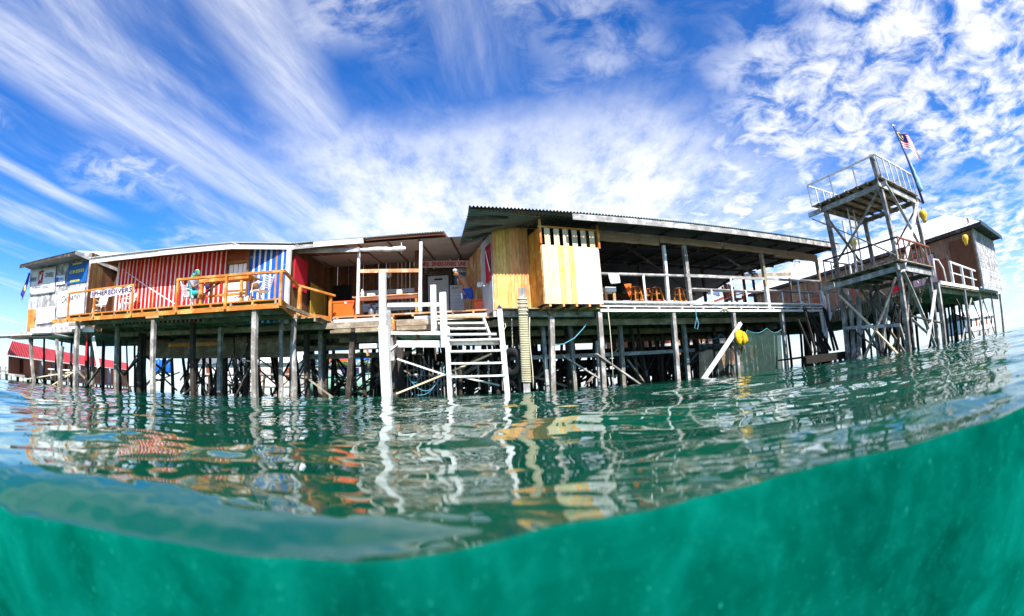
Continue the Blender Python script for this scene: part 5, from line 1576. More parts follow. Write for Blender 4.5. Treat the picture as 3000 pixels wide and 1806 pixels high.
net('front green net with scalloped top edge, right of the yellow jacket', VF + .1, [(3, 2100, 860), (3, 2190, 795), (5, 135, 780), (5, 262, 790)], -.25, NET, rw(15.5, VF + .1, 0))
net('dark green net set back behind the pale slanting pole', VF + 1.4, [(3, 1770, 905), (3, 1850, 850), (3, 1960, 830), (3, 2090, 850)], -.25, NETD, rw(12.5, VF + 1.4, 0))
for i, (k, pts_, v, r_m, lab) in enumerate((
        (3, ((985, 640), (1000, 780), (1018, 1000), (1030, 1270)), VF - .15, ROPE, 'thin brown line hanging straight down beside the second restaurant pile'),
        (3, ((1745, 590), (1752, 700), (1735, 775), (1762, 790), (1770, 740), (1755, 680)), VF - .12, ROPEB, 'looped turquoise rope hanging from the restaurant floor edge'),
        (3, ((520, 925), (600, 915), (690, 865), (760, 790), (800, 735)), VF + .2, ROPEB, 'slack grey-blue hose sagging between the first two restaurant piles'),
        (3, ((50, 800), (75, 800), (95, 760), (85, 735)), VF + .3, ROPE, 'small coil of line behind the stair newel post'))):
    m = mr(); m.tube([lp(K(k, *c), v) for c in pts_], .014 if i != 2 else .02, 5)
    tag(m.build('hanging_rope', r_m, smooth=True), lab, 'rope')
m = mr(); p = lp(K(3, 1995, 610), VF - .1)
for i in range(6): m.tube([p + Vector((-.3 + .05 * i, 0, -.12 + .03 * i)), p + Vector((0, -.03, .04)), p + Vector((.3 - .04 * i, 0, -.10 + .035 * i))], .011, 5)
m.ball(p, .07, 8, 6, (.7, .7, 1.3))
tag(m.build('rope_knot', ROPE, smooth=True), 'knot of pale rope tied to the restaurant floor edge above the net', 'rope')

# ================================================================== LOOKOUT TOWER (same turned grid)
tw = thing('lookout_tower', 'tall grey timber lookout tower with two railed platforms and crossed braces', 'tower', rw(19.2, 9.2, 0))
UB, UC, VB, VA = 17.35, 20.95, 7.75, 10.75
Z1, Z2 = 6.22, 3.05
W_TOW = wood('grey_tower_timber', (.085, .078, .072), (.24, .22, .205), var=.35, wear=(.52, .48, .43), wear_amt=.42, wet=(.2, .9, (.10, .075, .05)))


def tb_(a, b, w, h=None, nm='brace', mt=None, up=(0, 0, 1), par=None):
    return mr().beam(a, b, w, h if h else w, up=up).build(nm, mt or W_TOW, par or tw)


for (u, v, zt, zb) in ((UB, VB, Z1 + 1.28, -.8), (UC, VB, Z1 + .1, -.8), (UB, VA, Z1 + .05, -.8), (UC, VA, Z1, -.8)):
    tb_((u + .06, v + .03, zb), (u, v, zt), .17, .17, 'post', up=(0, 1, 0))
for z in (Z1, Z2):
    for v in (VB - .1, VA + .1):
        tb_((UB - .35, v, z), (UC + .45, v, z), .07, .22, 'beam', W_GREY if v < 8 else None)
    tb_((UB - .1, VB - .4, z - .02), (UB - .1, VA + .9, z - .02), .07, .20, 'beam', W_GREY)
    tb_((UC + .1, VB - .2, z - .02), (UC + .1, VA + .5, z - .02), .07, .20, 'beam')
    u1 = UC + .15
    m = mr()
    for v in np.arange(VB - .3, VA + .45, .19): m.box(UB - .3, u1, v, v + .17, z + .20, z + .24)
    m.build('platform', W_UNDER, tw)
for v in np.arange(VB - .1, VA + .2, .52): tb_((UB - .45, v, Z1 + .155), (UC + 1.05, v, Z1 + .155), .09, .09, 'joist', W_DARK)
for v in np.arange(VB - .1, VA + .2, .7): tb_((UB - .2, v, Z2 + .155), (UC + .3, v, Z2 + .155), .07, .09, 'joist', W_DARK)
# railings
for z, hgt, mt in ((Z1 + .22, .98, W_WHITE), (Z2 + .22, .86, W_GREY)):
    c4_ = [(UB - .2, VA + .55), (UB - .1, VB - .25), (UC + .05, VB - .25), (UC + .05, VA + .4)]
    for i, (a, b) in enumerate(zip(c4_[:-1], c4_[1:])):
        mtt = (W_REDBROWN if (z < 5 and i == 1) else mt)
        if z < 5 and i == 0: mtt = W_DARK
        tb_((a[0], a[1], z + hgt), (b[0], b[1], z + hgt), .07, .06, 'handrail', mtt)
        n = 3 if i == 0 else 6
        if i == 0 and z < 5: continue
        for j in range(n + 1):
            f = j / n
            p = (a[0] + (b[0] - a[0]) * f, a[1] + (b[1] - a[1]) * f)
            tb_((p[0], p[1], z), (p[0], p[1], z + hgt), .05, .05, 'baluster', mtt, up=(0, 1, 0))
    tb_((UB - .2, VA + .55, z + hgt), (UC, VA + .55, z + hgt), .06, .05, 'handrail', mt)
    for j in range(6): tb_((UB - .2 + j * .62, VA + .55, z), (UB - .2 + j * .62, VA + .55, z + hgt), .045, .045, 'baluster', mt, up=(0, 1, 0))
# braces, upper storey then lower
uo = UB - .13
tb_((uo, VB - .05, Z1 - .1), (uo, VA + .1, Z2 + .7), .045, .13, up=(-1, 0, .01))
tb_((uo - .05, VA + .7, Z1 - .25), (uo - .05, VB - .05, Z2 + .45), .045, .12, up=(-1, 0, .01))
tb_((UB + .05, VB - .13, Z1 + .45), (UC, VB - .13, Z2 + .25), .045, .13, up=(0, -1, .01), mt=W_GREY)
tb_((UC + .05, VB - .18, Z1 - .1), (UB - .05, VB - .18, Z2 - .2), .045, .16, up=(0, -1, .01), mt=W_WHITE)
tb_((UC + .1, VB, Z1 - .3), (UC + .1, VA, Z2 + .4), .045, .12, up=(1, 0, .01))
tb_((UB, VA + .12, Z1 - .2), (UC, VA + .12, Z2 + .3), .045, .12, up=(0, 1, .01))
tb_((uo, VA, Z2 - .45), (uo, VB + .2, -.3), .05, .15, up=(-1, 0, .01), mt=W_PALE)
tb_((uo - .06, VB + .1, Z2 - .35), (uo - .06, VA - .6, -.4), .05, .20, up=(-1, 0, .01))
tb_((uo + .02, VA - .2, 1.35), (uo + .02, VB + .8, -.2), .045, .09, up=(-1, 0, .01), mt=W_DARK)
tb_((UB + .1, VB - .13, Z2 - .1), (UC - .3, VB - .13, -.5), .05, .16, up=(0, -1, .01), mt=W_GREY)
tb_((UC, VB - .2, 2.3), (UB + 1.0, VB - .2, -.5), .05, .15, up=(0, -1, .01), mt=W_WHITE)
tb_((UB + .4, VA - .2, 2.6), (UB - .2, VA - .4, -.3), .13, .15, 'prop', up=(0, 1, 0))
tb_((UB + 1.2, VA - .2, 2.6), (UB + .2, VA - .4, -.3), .15, .17, 'prop', up=(0, 1, 0), mt=W_GREY)
for (a, b, w_, mt) in (((UB, VA + .1, Z2), (UC, VA + .1, -.2), .14, W_GREY), ((UC, VA, Z2), (UB, VA, -.2), .12, W_TOW), ((UC + .1, VB, Z2 - .1), (UC + .1, VA, -.2), .14, W_UNDER), ((UC + .16, VA, Z2 - .2), (UC + .16, VB, .1), .12, W_GREY),
                      ((UB + .2, VB - .2, 1.25), (UC + .6, VB - .2, .9), .10, W_DARK), ((UB - .2, VB + .2, 1.0), (UB - .2, VA, 1.3), .12, W_GREY), ((UB + .9, VB + .4, 2.9), (UB + .3, VB + .8, -.5), .10, W_DARK),
                      ((UC - .6, VA + .4, 2.9), (UC + .2, VB + .9, -.5), .12, W_GREY), ((UB + 1.8, VA, 2.9), (UB + 2.4, VB + 1, -.5), .12, W_UNDER)):
    tb_(a, b, .05, w_, up=(0, -1, .02), mt=mt)
for i in range(10):
    u = RN.uniform(UB, UC); tb_((u + RN.uniform(-.5, .5), RN.uniform(8.6, 10.5), -.6), (u, RN.uniform(8.6, 10.5), RN.uniform(1.6, 2.8)), .10, .10, 'prop', RN.choice((W_DARK, W_GREY, W_BLACK)), up=(0, 1, 0))
# ladder between the platforms
ld = []
for du in (0, .55): tb_((UB + 1.55 + du, VA - .1, Z2 + .25), (UB + 1.25 + du, VA - .5, Z1 + .9), .06, .06, 'ladder_rail', W_WHITE, up=(0, 1, 0))
for j in range(7):
    f = (j + .6) / 8
    tb_((UB + 1.55 - .3 * f, VA - .1 - .4 * f, Z2 + .25 + f * 3.85), (UB + 2.10 - .3 * f, VA - .1 - .4 * f, Z2 + .25 + f * 3.85), .035, .05, 'ladder_rung', W_WHITE)
# flagpole and flag
b_ = at(K(4, 1475, 640), u=UC + .6); t_ = at(K(4, 1240, 65), u=UC + .25)
fp = thing('flagpole', 'blue flagpole wrapped in pale cloth rising from the corner of the lookout tower', 'flagpole', b_)
MB().tube([b_ - Vector((0, 0, .5)), b_.lerp(t_, .5), t_], [.07, .055, .045], 10).build('pole', plain('dark_blue_paint', (.03, .045, .16), .5, dirt=.4), fp, smooth=True)
n = 10
MB().tube([b_.lerp(t_, .02 + .42 * i / n) + Vector((.05 + .02 * math.sin(i * 2), -.05, 0)) for i in range(n + 1)], [.09, .13, .12, .14, .12, .10, .07, .08, .06, .05, .03], 8).build('cloth_wrap', plain('sky_blue_cloth', (.30, .55, .75), .8, dirt=.3), fp, smooth=True)
MB().ball(t_ + Vector((0, 0, .05)), .07, 8, 6).build('finial', PAPER, fp)
fg = thing('national_flag', 'red and white striped flag with a blue corner flying from the flagpole', 'flag', t_ - Vector((0, 0, 1.2)))
pd = (t_ - b_).normalized()
P0 = t_ - pd * .12
hoist = .92; fly = 1.25
fd = Vector((.93, -.36, -.32)).normalized()


def flag_pt(i, j, nx, ny):
    a, b = i / nx, j / ny
    q = P0 - pd * (hoist * b) + fd * (fly * a * .78)
    q += Vector((0, 0, -1)) * (.42 * a * a + .22 * a * math.sin(a * 5)) + pd * (.30 * math.sin(a * 4.0) * b * a) + Vector((.12, .22, 0)) * math.sin(a * 8 + b * 1.2) * a
    return q


m = MB(); nx, ny = 24, 14
m.grid([[flag_pt(i, j, nx, ny) for i in range(nx + 1)] for j in range(ny + 1)])
for f_ in range(len(m.mi)):
    j, i = divmod(f_, nx)
    m.mi[f_] = 2 if (j < 8 and i < 12) else j % 2
m.build('cloth', [plain('flag_red', (.62, .01, .02), .8, dirt=.1), PAPER, plain('flag_blue', (.01, .02, .22), .8, dirt=.1)], fg, smooth=True)
c_ = flag_pt(5, 4, nx, ny); e1_ = (flag_pt(6, 4, nx, ny) - c_).normalized(); e2_ = (c_ - flag_pt(5, 5, nx, ny)).normalized(); nn = e1_.cross(e2_).normalized()
if nn.y > 0: nn = -nn
m = MB()
pts_ = []
for i in range(20):
    t__ = math.radians(55 + 250 * i / 19); pts_.append(c_ + nn * .02 + (e1_ * math.cos(t__) + e2_ * math.sin(t__)) * .17)
m.tube(pts_, [.01 + .035 * math.sin(PI * i / 19) for i in range(20)], 6); m.build('crescent', YEL, fg, smooth=True)
m = MB(); c2_ = c_ + e1_ * .16 + nn * .03
for i in range(7): 
    t__ = 2 * PI * i / 7; m.beam(c2_, c2_ + (e1_ * math.cos(t__) + e2_ * math.sin(t__)) * .13, .045, .01, up=tuple(nn), w2=.004, h2=.01)
m.build('star', YEL, fg)

# dark floating stage at the tower's foot
fs = thing('timber_stage', 'low dark timber stage just above the water at the foot of the tower', 'stage', rw(16, 10.5, 0))
m = mr()
for u in np.arange(14.8, 18.5, .2): m.box(u, u + .18, 11.2, 12.6, .34, .40)
m.build('decking', W_BLACK, fs)
mr().box(14.8, 18.6, 11.12, 11.2, .10, .36).build('rim_beam', W_BLACK, fs)
for u in np.arange(14.9, 18.5, .42): mr().box(u, u + .1, 11.14 + RN.uniform(0, .1), 11.24 + RN.uniform(0, .1), -.5, .3 + RN.uniform(-.1, .1)).build('pile', W_BLACK, fs)
for i in range(8):
    u = 16.4 + i * .3
    mr().beam((u, 12.0, .5), (u + RN.uniform(-.6, .6), 12.4 + RN.uniform(0, .4), RN.uniform(1.2, 2.6)), .09, .09, up=(0, 1, 0)).build('prop', W_BLACK, fs)
for i, (a, b) in enumerate((((605, 640), (640, 870)), ((640, 560), (665, 760)), ((700, 640), (640, 850)), ((665, 480), (690, 700)))):
    o = MB().beam(at(K(5, *b), v=13.2), at(K(5, *a), v=13.2), .09, .09, up=(0, 1, 0)).build('leaning_stake', W_WPOST)
    tag(o, ('white stake nearest the corner post of the restaurant', 'second white stake beside the restaurant corner', 'white stake slanting left at the restaurant corner', 'tallest white stake, at the restaurant corner near the tower')[i], 'stake', 'white stakes at the restaurant corner')

# ================================================================== FAR HOUSE on stilts (right)
hs_ = thing('stilt_house', 'brown stilt house with a broad white iron roof, right of the lookout tower', 'house', rw(31, 13, 2.6))
UH0, UH1, VH0, VH1 = 29.4, 36.0, 7.05, 27
ZD = 2.72
m = mr(); m.boards((UH0, VH0), (UH1, VH0), ZD - .1, 6.0, .17, jit=.012); m.build('gable_wall', SHACK, hs_)['label'] = 'pale weathered plank end wall'
m = mr(); m.planks((UH0, VH1), (UH0, VH0), ZD, 5.9, .22); m.build('side_wall', HOUSEB, hs_)
mr().box(UH0 - .05, UH0 + .07, VH0 - .06, VH0 + .06, ZD - .2, 5.9).build('corner_post', W_GREY, hs_)
ER = 6.12
d_ = 3.35
rz = 7.95
A_ = [(29.05, 6.3, ER), (36.3, 6.3, ER), (32.4, 9.6, rz), (32.4, 27.5, rz), (29.05, 28, ER), (36.3, 28, ER)]
m = mr()
m.corr(A_[0], A_[4], A_[2], A_[3], wl=.25, amp=.010, rows=1)
m.build('roof', CORRW, hs_)
m = mr(); m.corr(A_[1], A_[5], A_[2], A_[3], wl=.3, amp=.02, rows=1); m.corr(A_[0], A_[1], A_[2], (32.45, 9.6, rz), wl=.3, amp=.02, rows=1); m.build('roof_back', CORR, hs_)
m = mr(); m.box(29.07, 36.28, 6.32, 27.9, ER - .06, ER - .03); m.build('soffit', W_DARK, hs_)
mr().beam((29.02, 6.28, ER - .1), (29.02, 28, ER - .1), .05, .20).build('fascia_board', W_DARK, hs_)
mr().beam((29.05, 6.27, ER - .02), (36.3, 6.27, ER - .02), .06, .24).build('fascia_board', plain('dark_teal_paint', (.02, .06, .075), .6), hs_)
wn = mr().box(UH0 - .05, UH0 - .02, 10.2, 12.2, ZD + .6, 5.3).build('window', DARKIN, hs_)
m = mr()
for j in range(3):
    v0 = 10.25 + j * .65
    m.grid([[Vector((UH0 - .08 - .03 * math.sin(i * 1.9), v0 + (.5 + .1 * (jj > 3)) * i / 6, 5.25 - 1.9 * jj / 6)) for i in range(7)] for jj in range(7)])
m.build('curtain', PINKC, wn, smooth=True)
for v in (9.4, 13, 16.5, 20): mr().box(UH0 - .06, UH0 - .01, v, v + .9, ZD, 4.8).build('door', W_REDBROWN if v != 13 else P_RED, hs_)
m = mr(); m.box(UH0 - .04, UH0, VH0 + .2, 9.0, ZD, 5.6); m.build('wall_panel', W_BROWN, hs_)
# deck
UD0, VD0 = 21.6, 7.45
m = mr()
for v in np.arange(VD0, 27, .23): m.box(UD0, 37.5, v, v + .21, ZD - .05, ZD)
m.build('deck_floor', W_GREY, hs_)
mr().box(UD0, 37.6, VD0 - .05, VD0, ZD - .17, ZD - .02).build('rim_beam', W_WHITE, hs_)
mr().box(UD0 - .05, UD0, VD0, 27, ZD - .2, ZD - .02).build('rim_beam', W_GREY, hs_)
m = mr()
for u in np.arange(UD0, 37, .35): m.box(u, u + .3, VD0, 24, ZD - .24, ZD - .2)
m.build('underfloor', W_UNDER, hs_)
for v in (VD0 + .3, 10, 13): mr().box(UD0, 37.5, v, v + .12, ZD - .45, ZD - .24).build('cross_beam', W_UNDER, hs_)
# end railing
for i, (t_, b_) in enumerate((((1725, 195), (1745, 390)), ((1825, 240), (1850, 415)), ((1912, 275), (1940, 425)), ((1955, 235), (1985, 430)))):
    p, q = lp(K(5, *t_), VD0 + (.0 if i < 3 else .8)), lp(K(5, *b_), VD0 + (.0 if i < 3 else .8))
    mr().beam((p.x, p.y, ZD - .1), (p.x, p.y, p.z), .16 if i < 2 else .12, .14, up=(0, 1, 0)).build('railing_post', W_WHITE, hs_)
p, q = lp(K(5, 1720, 200), VD0), lp(K(5, 1985, 295), VD0)
mr().beam(p, q, .10, .08).build('handrail', W_WHITE, hs_)
mr().beam(p - Vector((0, 0, .5)), q - Vector((0, 0, .5)), .04, .05).build('mid_rail', W_WHITE, hs_)
p2 = Vector((p.x - 2.2, p.y + .1, p.z - .1))
mr().tube([p2 + Vector((-.2, 0, -.75)), p2 + Vector((-.05, 0, .05)), p2 + Vector((.7, 0, .08)), p2 + Vector((1.3, 0, -.25)), p2 + Vector((1.5, 0, -1.0))], .04, 6).build('hoop_rail', WPLAS, hs_, smooth=True)
for u, v0, v1 in ((UD0 + .1, 8.2, 20),):
    mr().beam((u, v0, ZD + .72), (u, v1, ZD + .72), .07, .07).build('handrail', W_GREY, hs_)
    for v in np.arange(v0, v1, 1.6): mr().beam((u, v, ZD - .1), (u, v, ZD + .75), .08, .08, up=(0, 1, 0)).build('railing_post', W_WHITE, hs_)
# bamboo skirt below the deck edge
m = mr()
for v in np.arange(8.6, 15, .16): m.box(UD0 - .1, UD0 - .05, v, v + .10, ZD - .75, ZD - .15)
m.build('lattice_skirt', W_UNDER, hs_)
for k, t_, b_, w_ in ((5, (1625, 440), (1690, 950), .20), (5, (1845, 420), (1912, 905), .16), (5, (1988, 490), (2032, 910), .15), (5, (2085, 480), (2140, 890), .12), (5, (2165, 480), (2202, 880), .16)):
    p, q = lp(K(k, *t_), VD0 + .1), lp(K(k, *b_), VD0 + .1)
    mr().beam((q.x, q.y, -.8), (q.x * .3 + p.x * .7, p.y, ZD - .1), w_, w_, up=(0, 1, 0)).build('pile', W_GPOST, hs_)
for i in range(78):
    u, v = RN.uniform(UD0, 37), RN.uniform(8.8, 26)
    mr().beam((u + RN.uniform(-.3, .3), v, -.8), (u, v, ZD - .2), .14, .14, up=(0, 1, 0)).build('pile', W_DARK, hs_)
for u0, u1 in ((25.3, 28.6), (28.9, 32), (32.2, 35)):
    mr().beam((u0, VD0 + .35, .0), (u1, VD0 + .35, 2.2), .05, .10).build('brace', W_GREY, hs_); mr().beam((u0, VD0 + .45, 2.2), (u1, VD0 + .45, .0), .05, .10).build('brace', W_DARK, hs_)
# lower connecting roof to the left of the house
lr = thing('side_house', 'long brown house with a white iron roof behind the restaurant railing, left of the tower', 'house', rw(25, 26, 2.6))
m = mr(); m.planks((22.5, 30), (27.5, 30), 2.7, 5.4, .25); m.planks((22.5, 40), (22.5, 30), 2.7, 4.4, .25); m.build('wall', W_REDBROWN, lr)
m = mr(); m.corr((21.9, 28.8, 4.55), (21.9, 41, 4.55), (29.2, 28.8, 6.6), (29.2, 41, 6.6), wl=.25, amp=.03, rows=1); m.build('roof', CORRW, lr)
mr().beam((21.87, 28.75, 4.5), (29.2, 28.75, 6.55), .05, .2).build('barge_board', W_REDBROWN, lr)
mr().box(21.5, 29.4, 29.5, 41, 2.5, 2.7).build('floor', W_GREY, lr)
for i in range(14):
    u, v = RN.uniform(21.8, 29), RN.uniform(29.7, 38); mr().beam((u, v, -.8), (u, v, 2.5), .14, .14, up=(0, 1, 0)).build('pile', W_DARK, lr)
# older jetty behind the restaurant: a thicket of dark piles
oj = thing('old_jetty', 'dark old jetty with a thicket of crooked piles behind the restaurant', 'jetty', rw(12, 27, 0))
so_ = []
for i in range(96):
    u, v = RN.uniform(1.5, 24.5), RN.uniform(25.8, 32)
    so_.append((u, v)); n = 4; l1 = RN.uniform(-.6, .6); w_ = RN.uniform(.11, .24)
    m = mr(); m.tube([(u + l1 * (1 - k_ / n) + RN.uniform(-.05, .05), v, -.7 + 2.9 * k_ / n) for k_ in range(n + 1)], [w_ * .6] * (n + 1), 6); m.build('pile', W_DARK, oj, smooth=True)
for i in range(85):
    a = RN.choice(so_)
    mr().beam((a[0] - RN.uniform(.5, 1.3), a[1] - .1, RN.uniform(-.3, 1.2)), (a[0] + RN.uniform(.5, 1.3), a[1] - .1, RN.uniform(.2, 2.0)), .05, RN.uniform(.08, .20)).build('brace', W_DARK if i % 5 else W_UNDER, oj)
for v, zz in ((26, 1.75), (27.5, 1.2), (29, .7), (30.5, 1.5)): mr().box(1, 25, v, v + .1, zz, zz + .35).build('cross_beam', W_DARK, oj)
m = mr()
for v in np.arange(25.6, 32.2, .25): m.box(1, 25, v, v + .22, 2.15, 2.2)
m.build('decking', W_UNDER, oj)
# yellow buoy lanterns


def lantern(p, label):
    t = thing('buoy_lantern', label, 'lantern', p, 'yellow buoy lanterns')
    MB().lathe(p, [(.0, -.30), (.10, -.30), (.12, -.18), (.14, -.12), (.21, .0), (.21, .14), (.14, .24), (.0, .27)], 14).build('float_body', plain('yellow_buoy', (.72, .45, .03), .5, dirt=.3), t, smooth=True)
    MB().tube([p + Vector((0, 0, .25)), p + Vector((0, 0, .42))], .02, 5).build('hook', BLACKP, t)
    return t


lantern(at(K(4, 1500, 840), u=UC + .45), 'yellow buoy lantern hung on the right rear post of the lookout tower')
lantern(at(K(4, 1865, 1045), v=7.2), 'yellow buoy lantern under the eave at the corner of the far house')
lantern(at(K(4, 890, 1080), v=12.0), 'yellow buoy lantern between restaurant roof and tower')
p, q = at(K(4, 893, 1110), v=12.02), at(K(4, 920, 1480), v=12.02)
tag(MB().beam(ext(p, q, 1.5), p, .10, .10, up=(0, 1, 0)).build('lantern_post', W_GREY), 'thin grey post carrying the yellow lantern left of the tower', 'post')
p, q = at(K(4, 1880, 858), v=7.2), at(K(5, 1995, 215), v=7.2)
tag(MB().beam(ext(p, q, 1.45), p, .11, .11, up=(0, 1, 0)).build('mast_post', W_TOW), 'tall dark post rising past the corner of the far house', 'post')
p, q = at(K(4, 800, 880), v=14.2), at(K(4, 850, 1180), v=14.2)
tag(MB().beam(ext(p, q, 1.6), p, .13, .13, up=(0, 1, 0)).build('mast_post', W_WHITE), 'white post seen between the tower legs, behind the slanting brace', 'post')
# awning, lamp and side table frame behind the veranda end
aw = thing('small_awning', 'small lean-to roof on posts behind the right end of the restaurant railing', 'awning', rw(19, 19, 2.7))
p, q = lp(K(5, 10, 300), 19.0), lp(K(5, 345, 290), 19.0)
m = mr(); m.corr(p, q, p + Vector((.2, 2.5, .35)), q + Vector((.2, 2.5, .35)), wl=.12, amp=.02, rows=1); m.build('roof', CORRW, aw)
mr().beam(p + Vector((0, 0, -.12)), q + Vector((0, 0, -.12)), .05, .22).build('fascia_board', W_UNDER, aw)
for f in (.03, .97): mr().beam((p.x + (q.x - p.x) * f, 19.1, 2.7), (p.x + (q.x - p.x) * f, 19.1, p.z - .1), .12, .12, up=(0, 1, 0)).build('post', W_DARK, aw)
p = at(K(5, 370, 300), v=18.5)
m = MB(); m.tube([p, p + Vector((.25, 0, .6)), p + Vector((.25, 0, .75)), p + Vector((.6, 0, .72))], .02, 6); m.ball(p + Vector((.62, 0, .70)), .06)
tag(m.build('goose_neck_lamp', BLACKP, smooth=True), 'thin goose-neck lamp against the sky right of the restaurant roof', 'lamp')
m = MB()
for i in range(14): m.ball(at(K(5, 1500 + RN.uniform(-70, 80), 360 + RN.uniform(-35, 35)), u=UC + 1.2), RN.uniform(.04, .10), 8, 6)
tag(m.build('hanging_floats', PINKC, smooth=True), 'bunch of pale floats hanging at the tower below its lower platform', 'floats')

# ================================================================== BEYOND
def stilt_hut(x, y, w, dp, h, zf, wall, roof, label, name='far_house', ov=.4, piles=4, red=None):
    t = thing(name, label, 'house', (x, y, 0), None)
    m = MB(); m.planks((x - w / 2, y), (x + w / 2, y), zf, zf + h, .3); m.planks((x - w / 2, y + dp), (x - w / 2, y), zf, zf + h, .3); m.planks((x + w / 2, y), (x + w / 2, y + dp), zf, zf + h, .3); m.build('wall', wall, t)
    zt = zf + h
    m = MB(); m.corr((x - w / 2 - ov, y - ov, zt), (x + w / 2 + ov, y - ov, zt), (x - w / 2 - ov, y + dp / 2, zt + dp * .25), (x + w / 2 + ov, y + dp / 2, zt + dp * .25), wl=.3, amp=.03, rows=1)
    m.corr((x - w / 2 - ov, y + dp + ov, zt), (x + w / 2 + ov, y + dp + ov, zt), (x - w / 2 - ov, y + dp / 2, zt + dp * .25), (x + w / 2 + ov, y + dp / 2, zt + dp * .25), wl=.3, amp=.03, rows=1); m.build('roof', roof, t)
    for i in range(max(1, int(w / 1.6))):
        xx = x - w / 2 + .8 + i * 1.6
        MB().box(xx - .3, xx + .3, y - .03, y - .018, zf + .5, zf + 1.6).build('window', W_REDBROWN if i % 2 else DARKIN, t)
    MB().box(x - w / 2 - .5, x + w / 2 + .5, y - .6, y + dp, zf - .15, zf).build('floor', W_GREY, t)
    for i in range(piles):
        for yy in (y - .3, y + dp * .7): pile(t, x - w / 2 + w * i / (piles - 1), yy, zf - .1, W_DARK, .16)
    return t


rh = thing('brick_house', 'low brick house with a long red iron roof seen under the grey shack', 'house', (-38, 30, 0))
PL = [(at(K(1, px, py), x=xx)) for px, py, xx in ((-60, 850, -25.5), (-60, 1010, -25.2), (1010, 1075, -52), (1010, 1138, -51.7))]
m = MB(); m.corr(PL[1], PL[3], PL[0] + Vector((-2.2, 1.6, 0)), PL[2] + Vector((-2.2, 1.6, 0)), wl=.3, amp=.03, rows=1); m.build('roof', REDROOF, rh)
p, q = PL[1] + Vector((-.7, .5, 0)), PL[3] + Vector((-.7, .5, 0))
m = MB(); m.grid([[Vector((p.x, p.y, .35)).lerp(Vector((q.x, q.y, .35)), i / 20) for i in range(21)], [p.lerp(q, i / 20) + Vector((0, 0, -.02)) for i in range(21)]]); o = m.build('wall', BRICK, rh)
for i in range(9):
    c_ = p.lerp(q, (.04 + i * .075)); dv = (q - p).normalized(); nv = Vector((.58, -.81, 0))
    a_ = Vector((c_.x, c_.y, .45)) + nv * .06; zt_ = c_.z - .08
    m = MB(); m.beam(a_ + dv * .3, Vector((a_.x, a_.y, zt_)) + dv * .3, 1.0 if i % 3 else .5, .04, up=tuple(nv)); m.build('window' if i % 3 else 'door', GREYP if i % 3 else W_BROWN, rh)
MB().beam((p.x, p.y, .3), (q.x, q.y, .3), 2.5, .12).build('floor', W_GREY, rh)
for i in range(26): 
    c_ = p.lerp(q, i / 25) + Vector((.9, -.6, 0)); pile(rh, c_.x, c_.y, .3, W_DARK, .14)
stilt_hut(-27.5, 38, 6, 5, 1.7, 1.0, WHITEP, CORR, 'white far house with a grey roof seen low between the left deck piles')
stilt_hut(-31.5, 46, 5, 4, 1.9, 1.1, P_WHITE, CORRW, 'pale far house seen between the middle deck piles, above the water')
stilt_hut(-22.0, 39, 6.5, 4, 2.0, .8, plain('cream_paint', (.74, .68, .55), .7, dirt=.15), CORRW, 'cream far house seen under the corner of the orange deck')
stilt_hut(-11.2, 52, 6, 5, 2.0, 1.2, GREYP, CORR, 'grey far house seen under the porch behind the moored boat')
stilt_hut(14.5, 46, 8, 5, 2.2, .9, P_BLUE, CORRW, 'blue far house glimpsed below the restaurant floor between dark piles')
stilt_hut(26, 52, 7, 5, 2.4, 1.0, P_NAT, CORR, 'tan far house glimpsed low beyond the restaurant piles')
stilt_hut(62, 40, 8, 5, 1.6, .8, WHITEP, CORRW, 'white far house low on the water beneath the right stilt house')
for i, (px) in enumerate((1262, 1305, 1352)):
    p = at(K(1, px, 1115), y=30)
    m = MB(); m.lathe((p.x, 30, 1.45), [(0, 0), (.30, 0), (.34, .08), (.34, .85), (.28, .98), (.10, 1.02), (.10, 1.08), (0, 1.08)], 16)
    t = thing('water_barrel', ('leftmost of the three blue water barrels under the deck', 'middle of the three blue water barrels under the deck', 'rightmost of the three blue water barrels under the deck')[i], 'barrel', (p.x, 30, 1.45), 'blue water barrels')
    m.build('drum', BLUEP, t, smooth=True)
bp = thing('barrel_stand', 'grey far jetty of planks on thin piles carrying the blue barrels', 'jetty', (-19, 30, 0))
MB().box(-24.5, -8, 29.4, 31, 1.33, 1.45).build('decking', W_GREY, bp)
for i in range(14): pile(bp, -24.3 + i * 1.25, 29.5, 1.35, W_DARK, .13, (RN.uniform(-.3, .3), 0))
for i in range(8): MB().beam((-24 + i * 2, 29.4, .1), (-22.6 + i * 2, 29.4, 1.2), .04, .08).build('brace', W_DARK, bp)
j2 = thing('grey_jetty', 'low grey jetty with rails in front of the red-roofed brick house', 'jetty', (-36, 19, 0))
MB().box(-42, -24, 19, 20.2, .55, .65).build('decking', W_GREY, j2)
for i in range(16): pile(j2, -41.5 + i * 1.15, 19.1, .95, W_GREY, .10)
MB().box(-42, -24, 19.05, 19.12, .9, .98).build('rail', W_WHITE, j2)

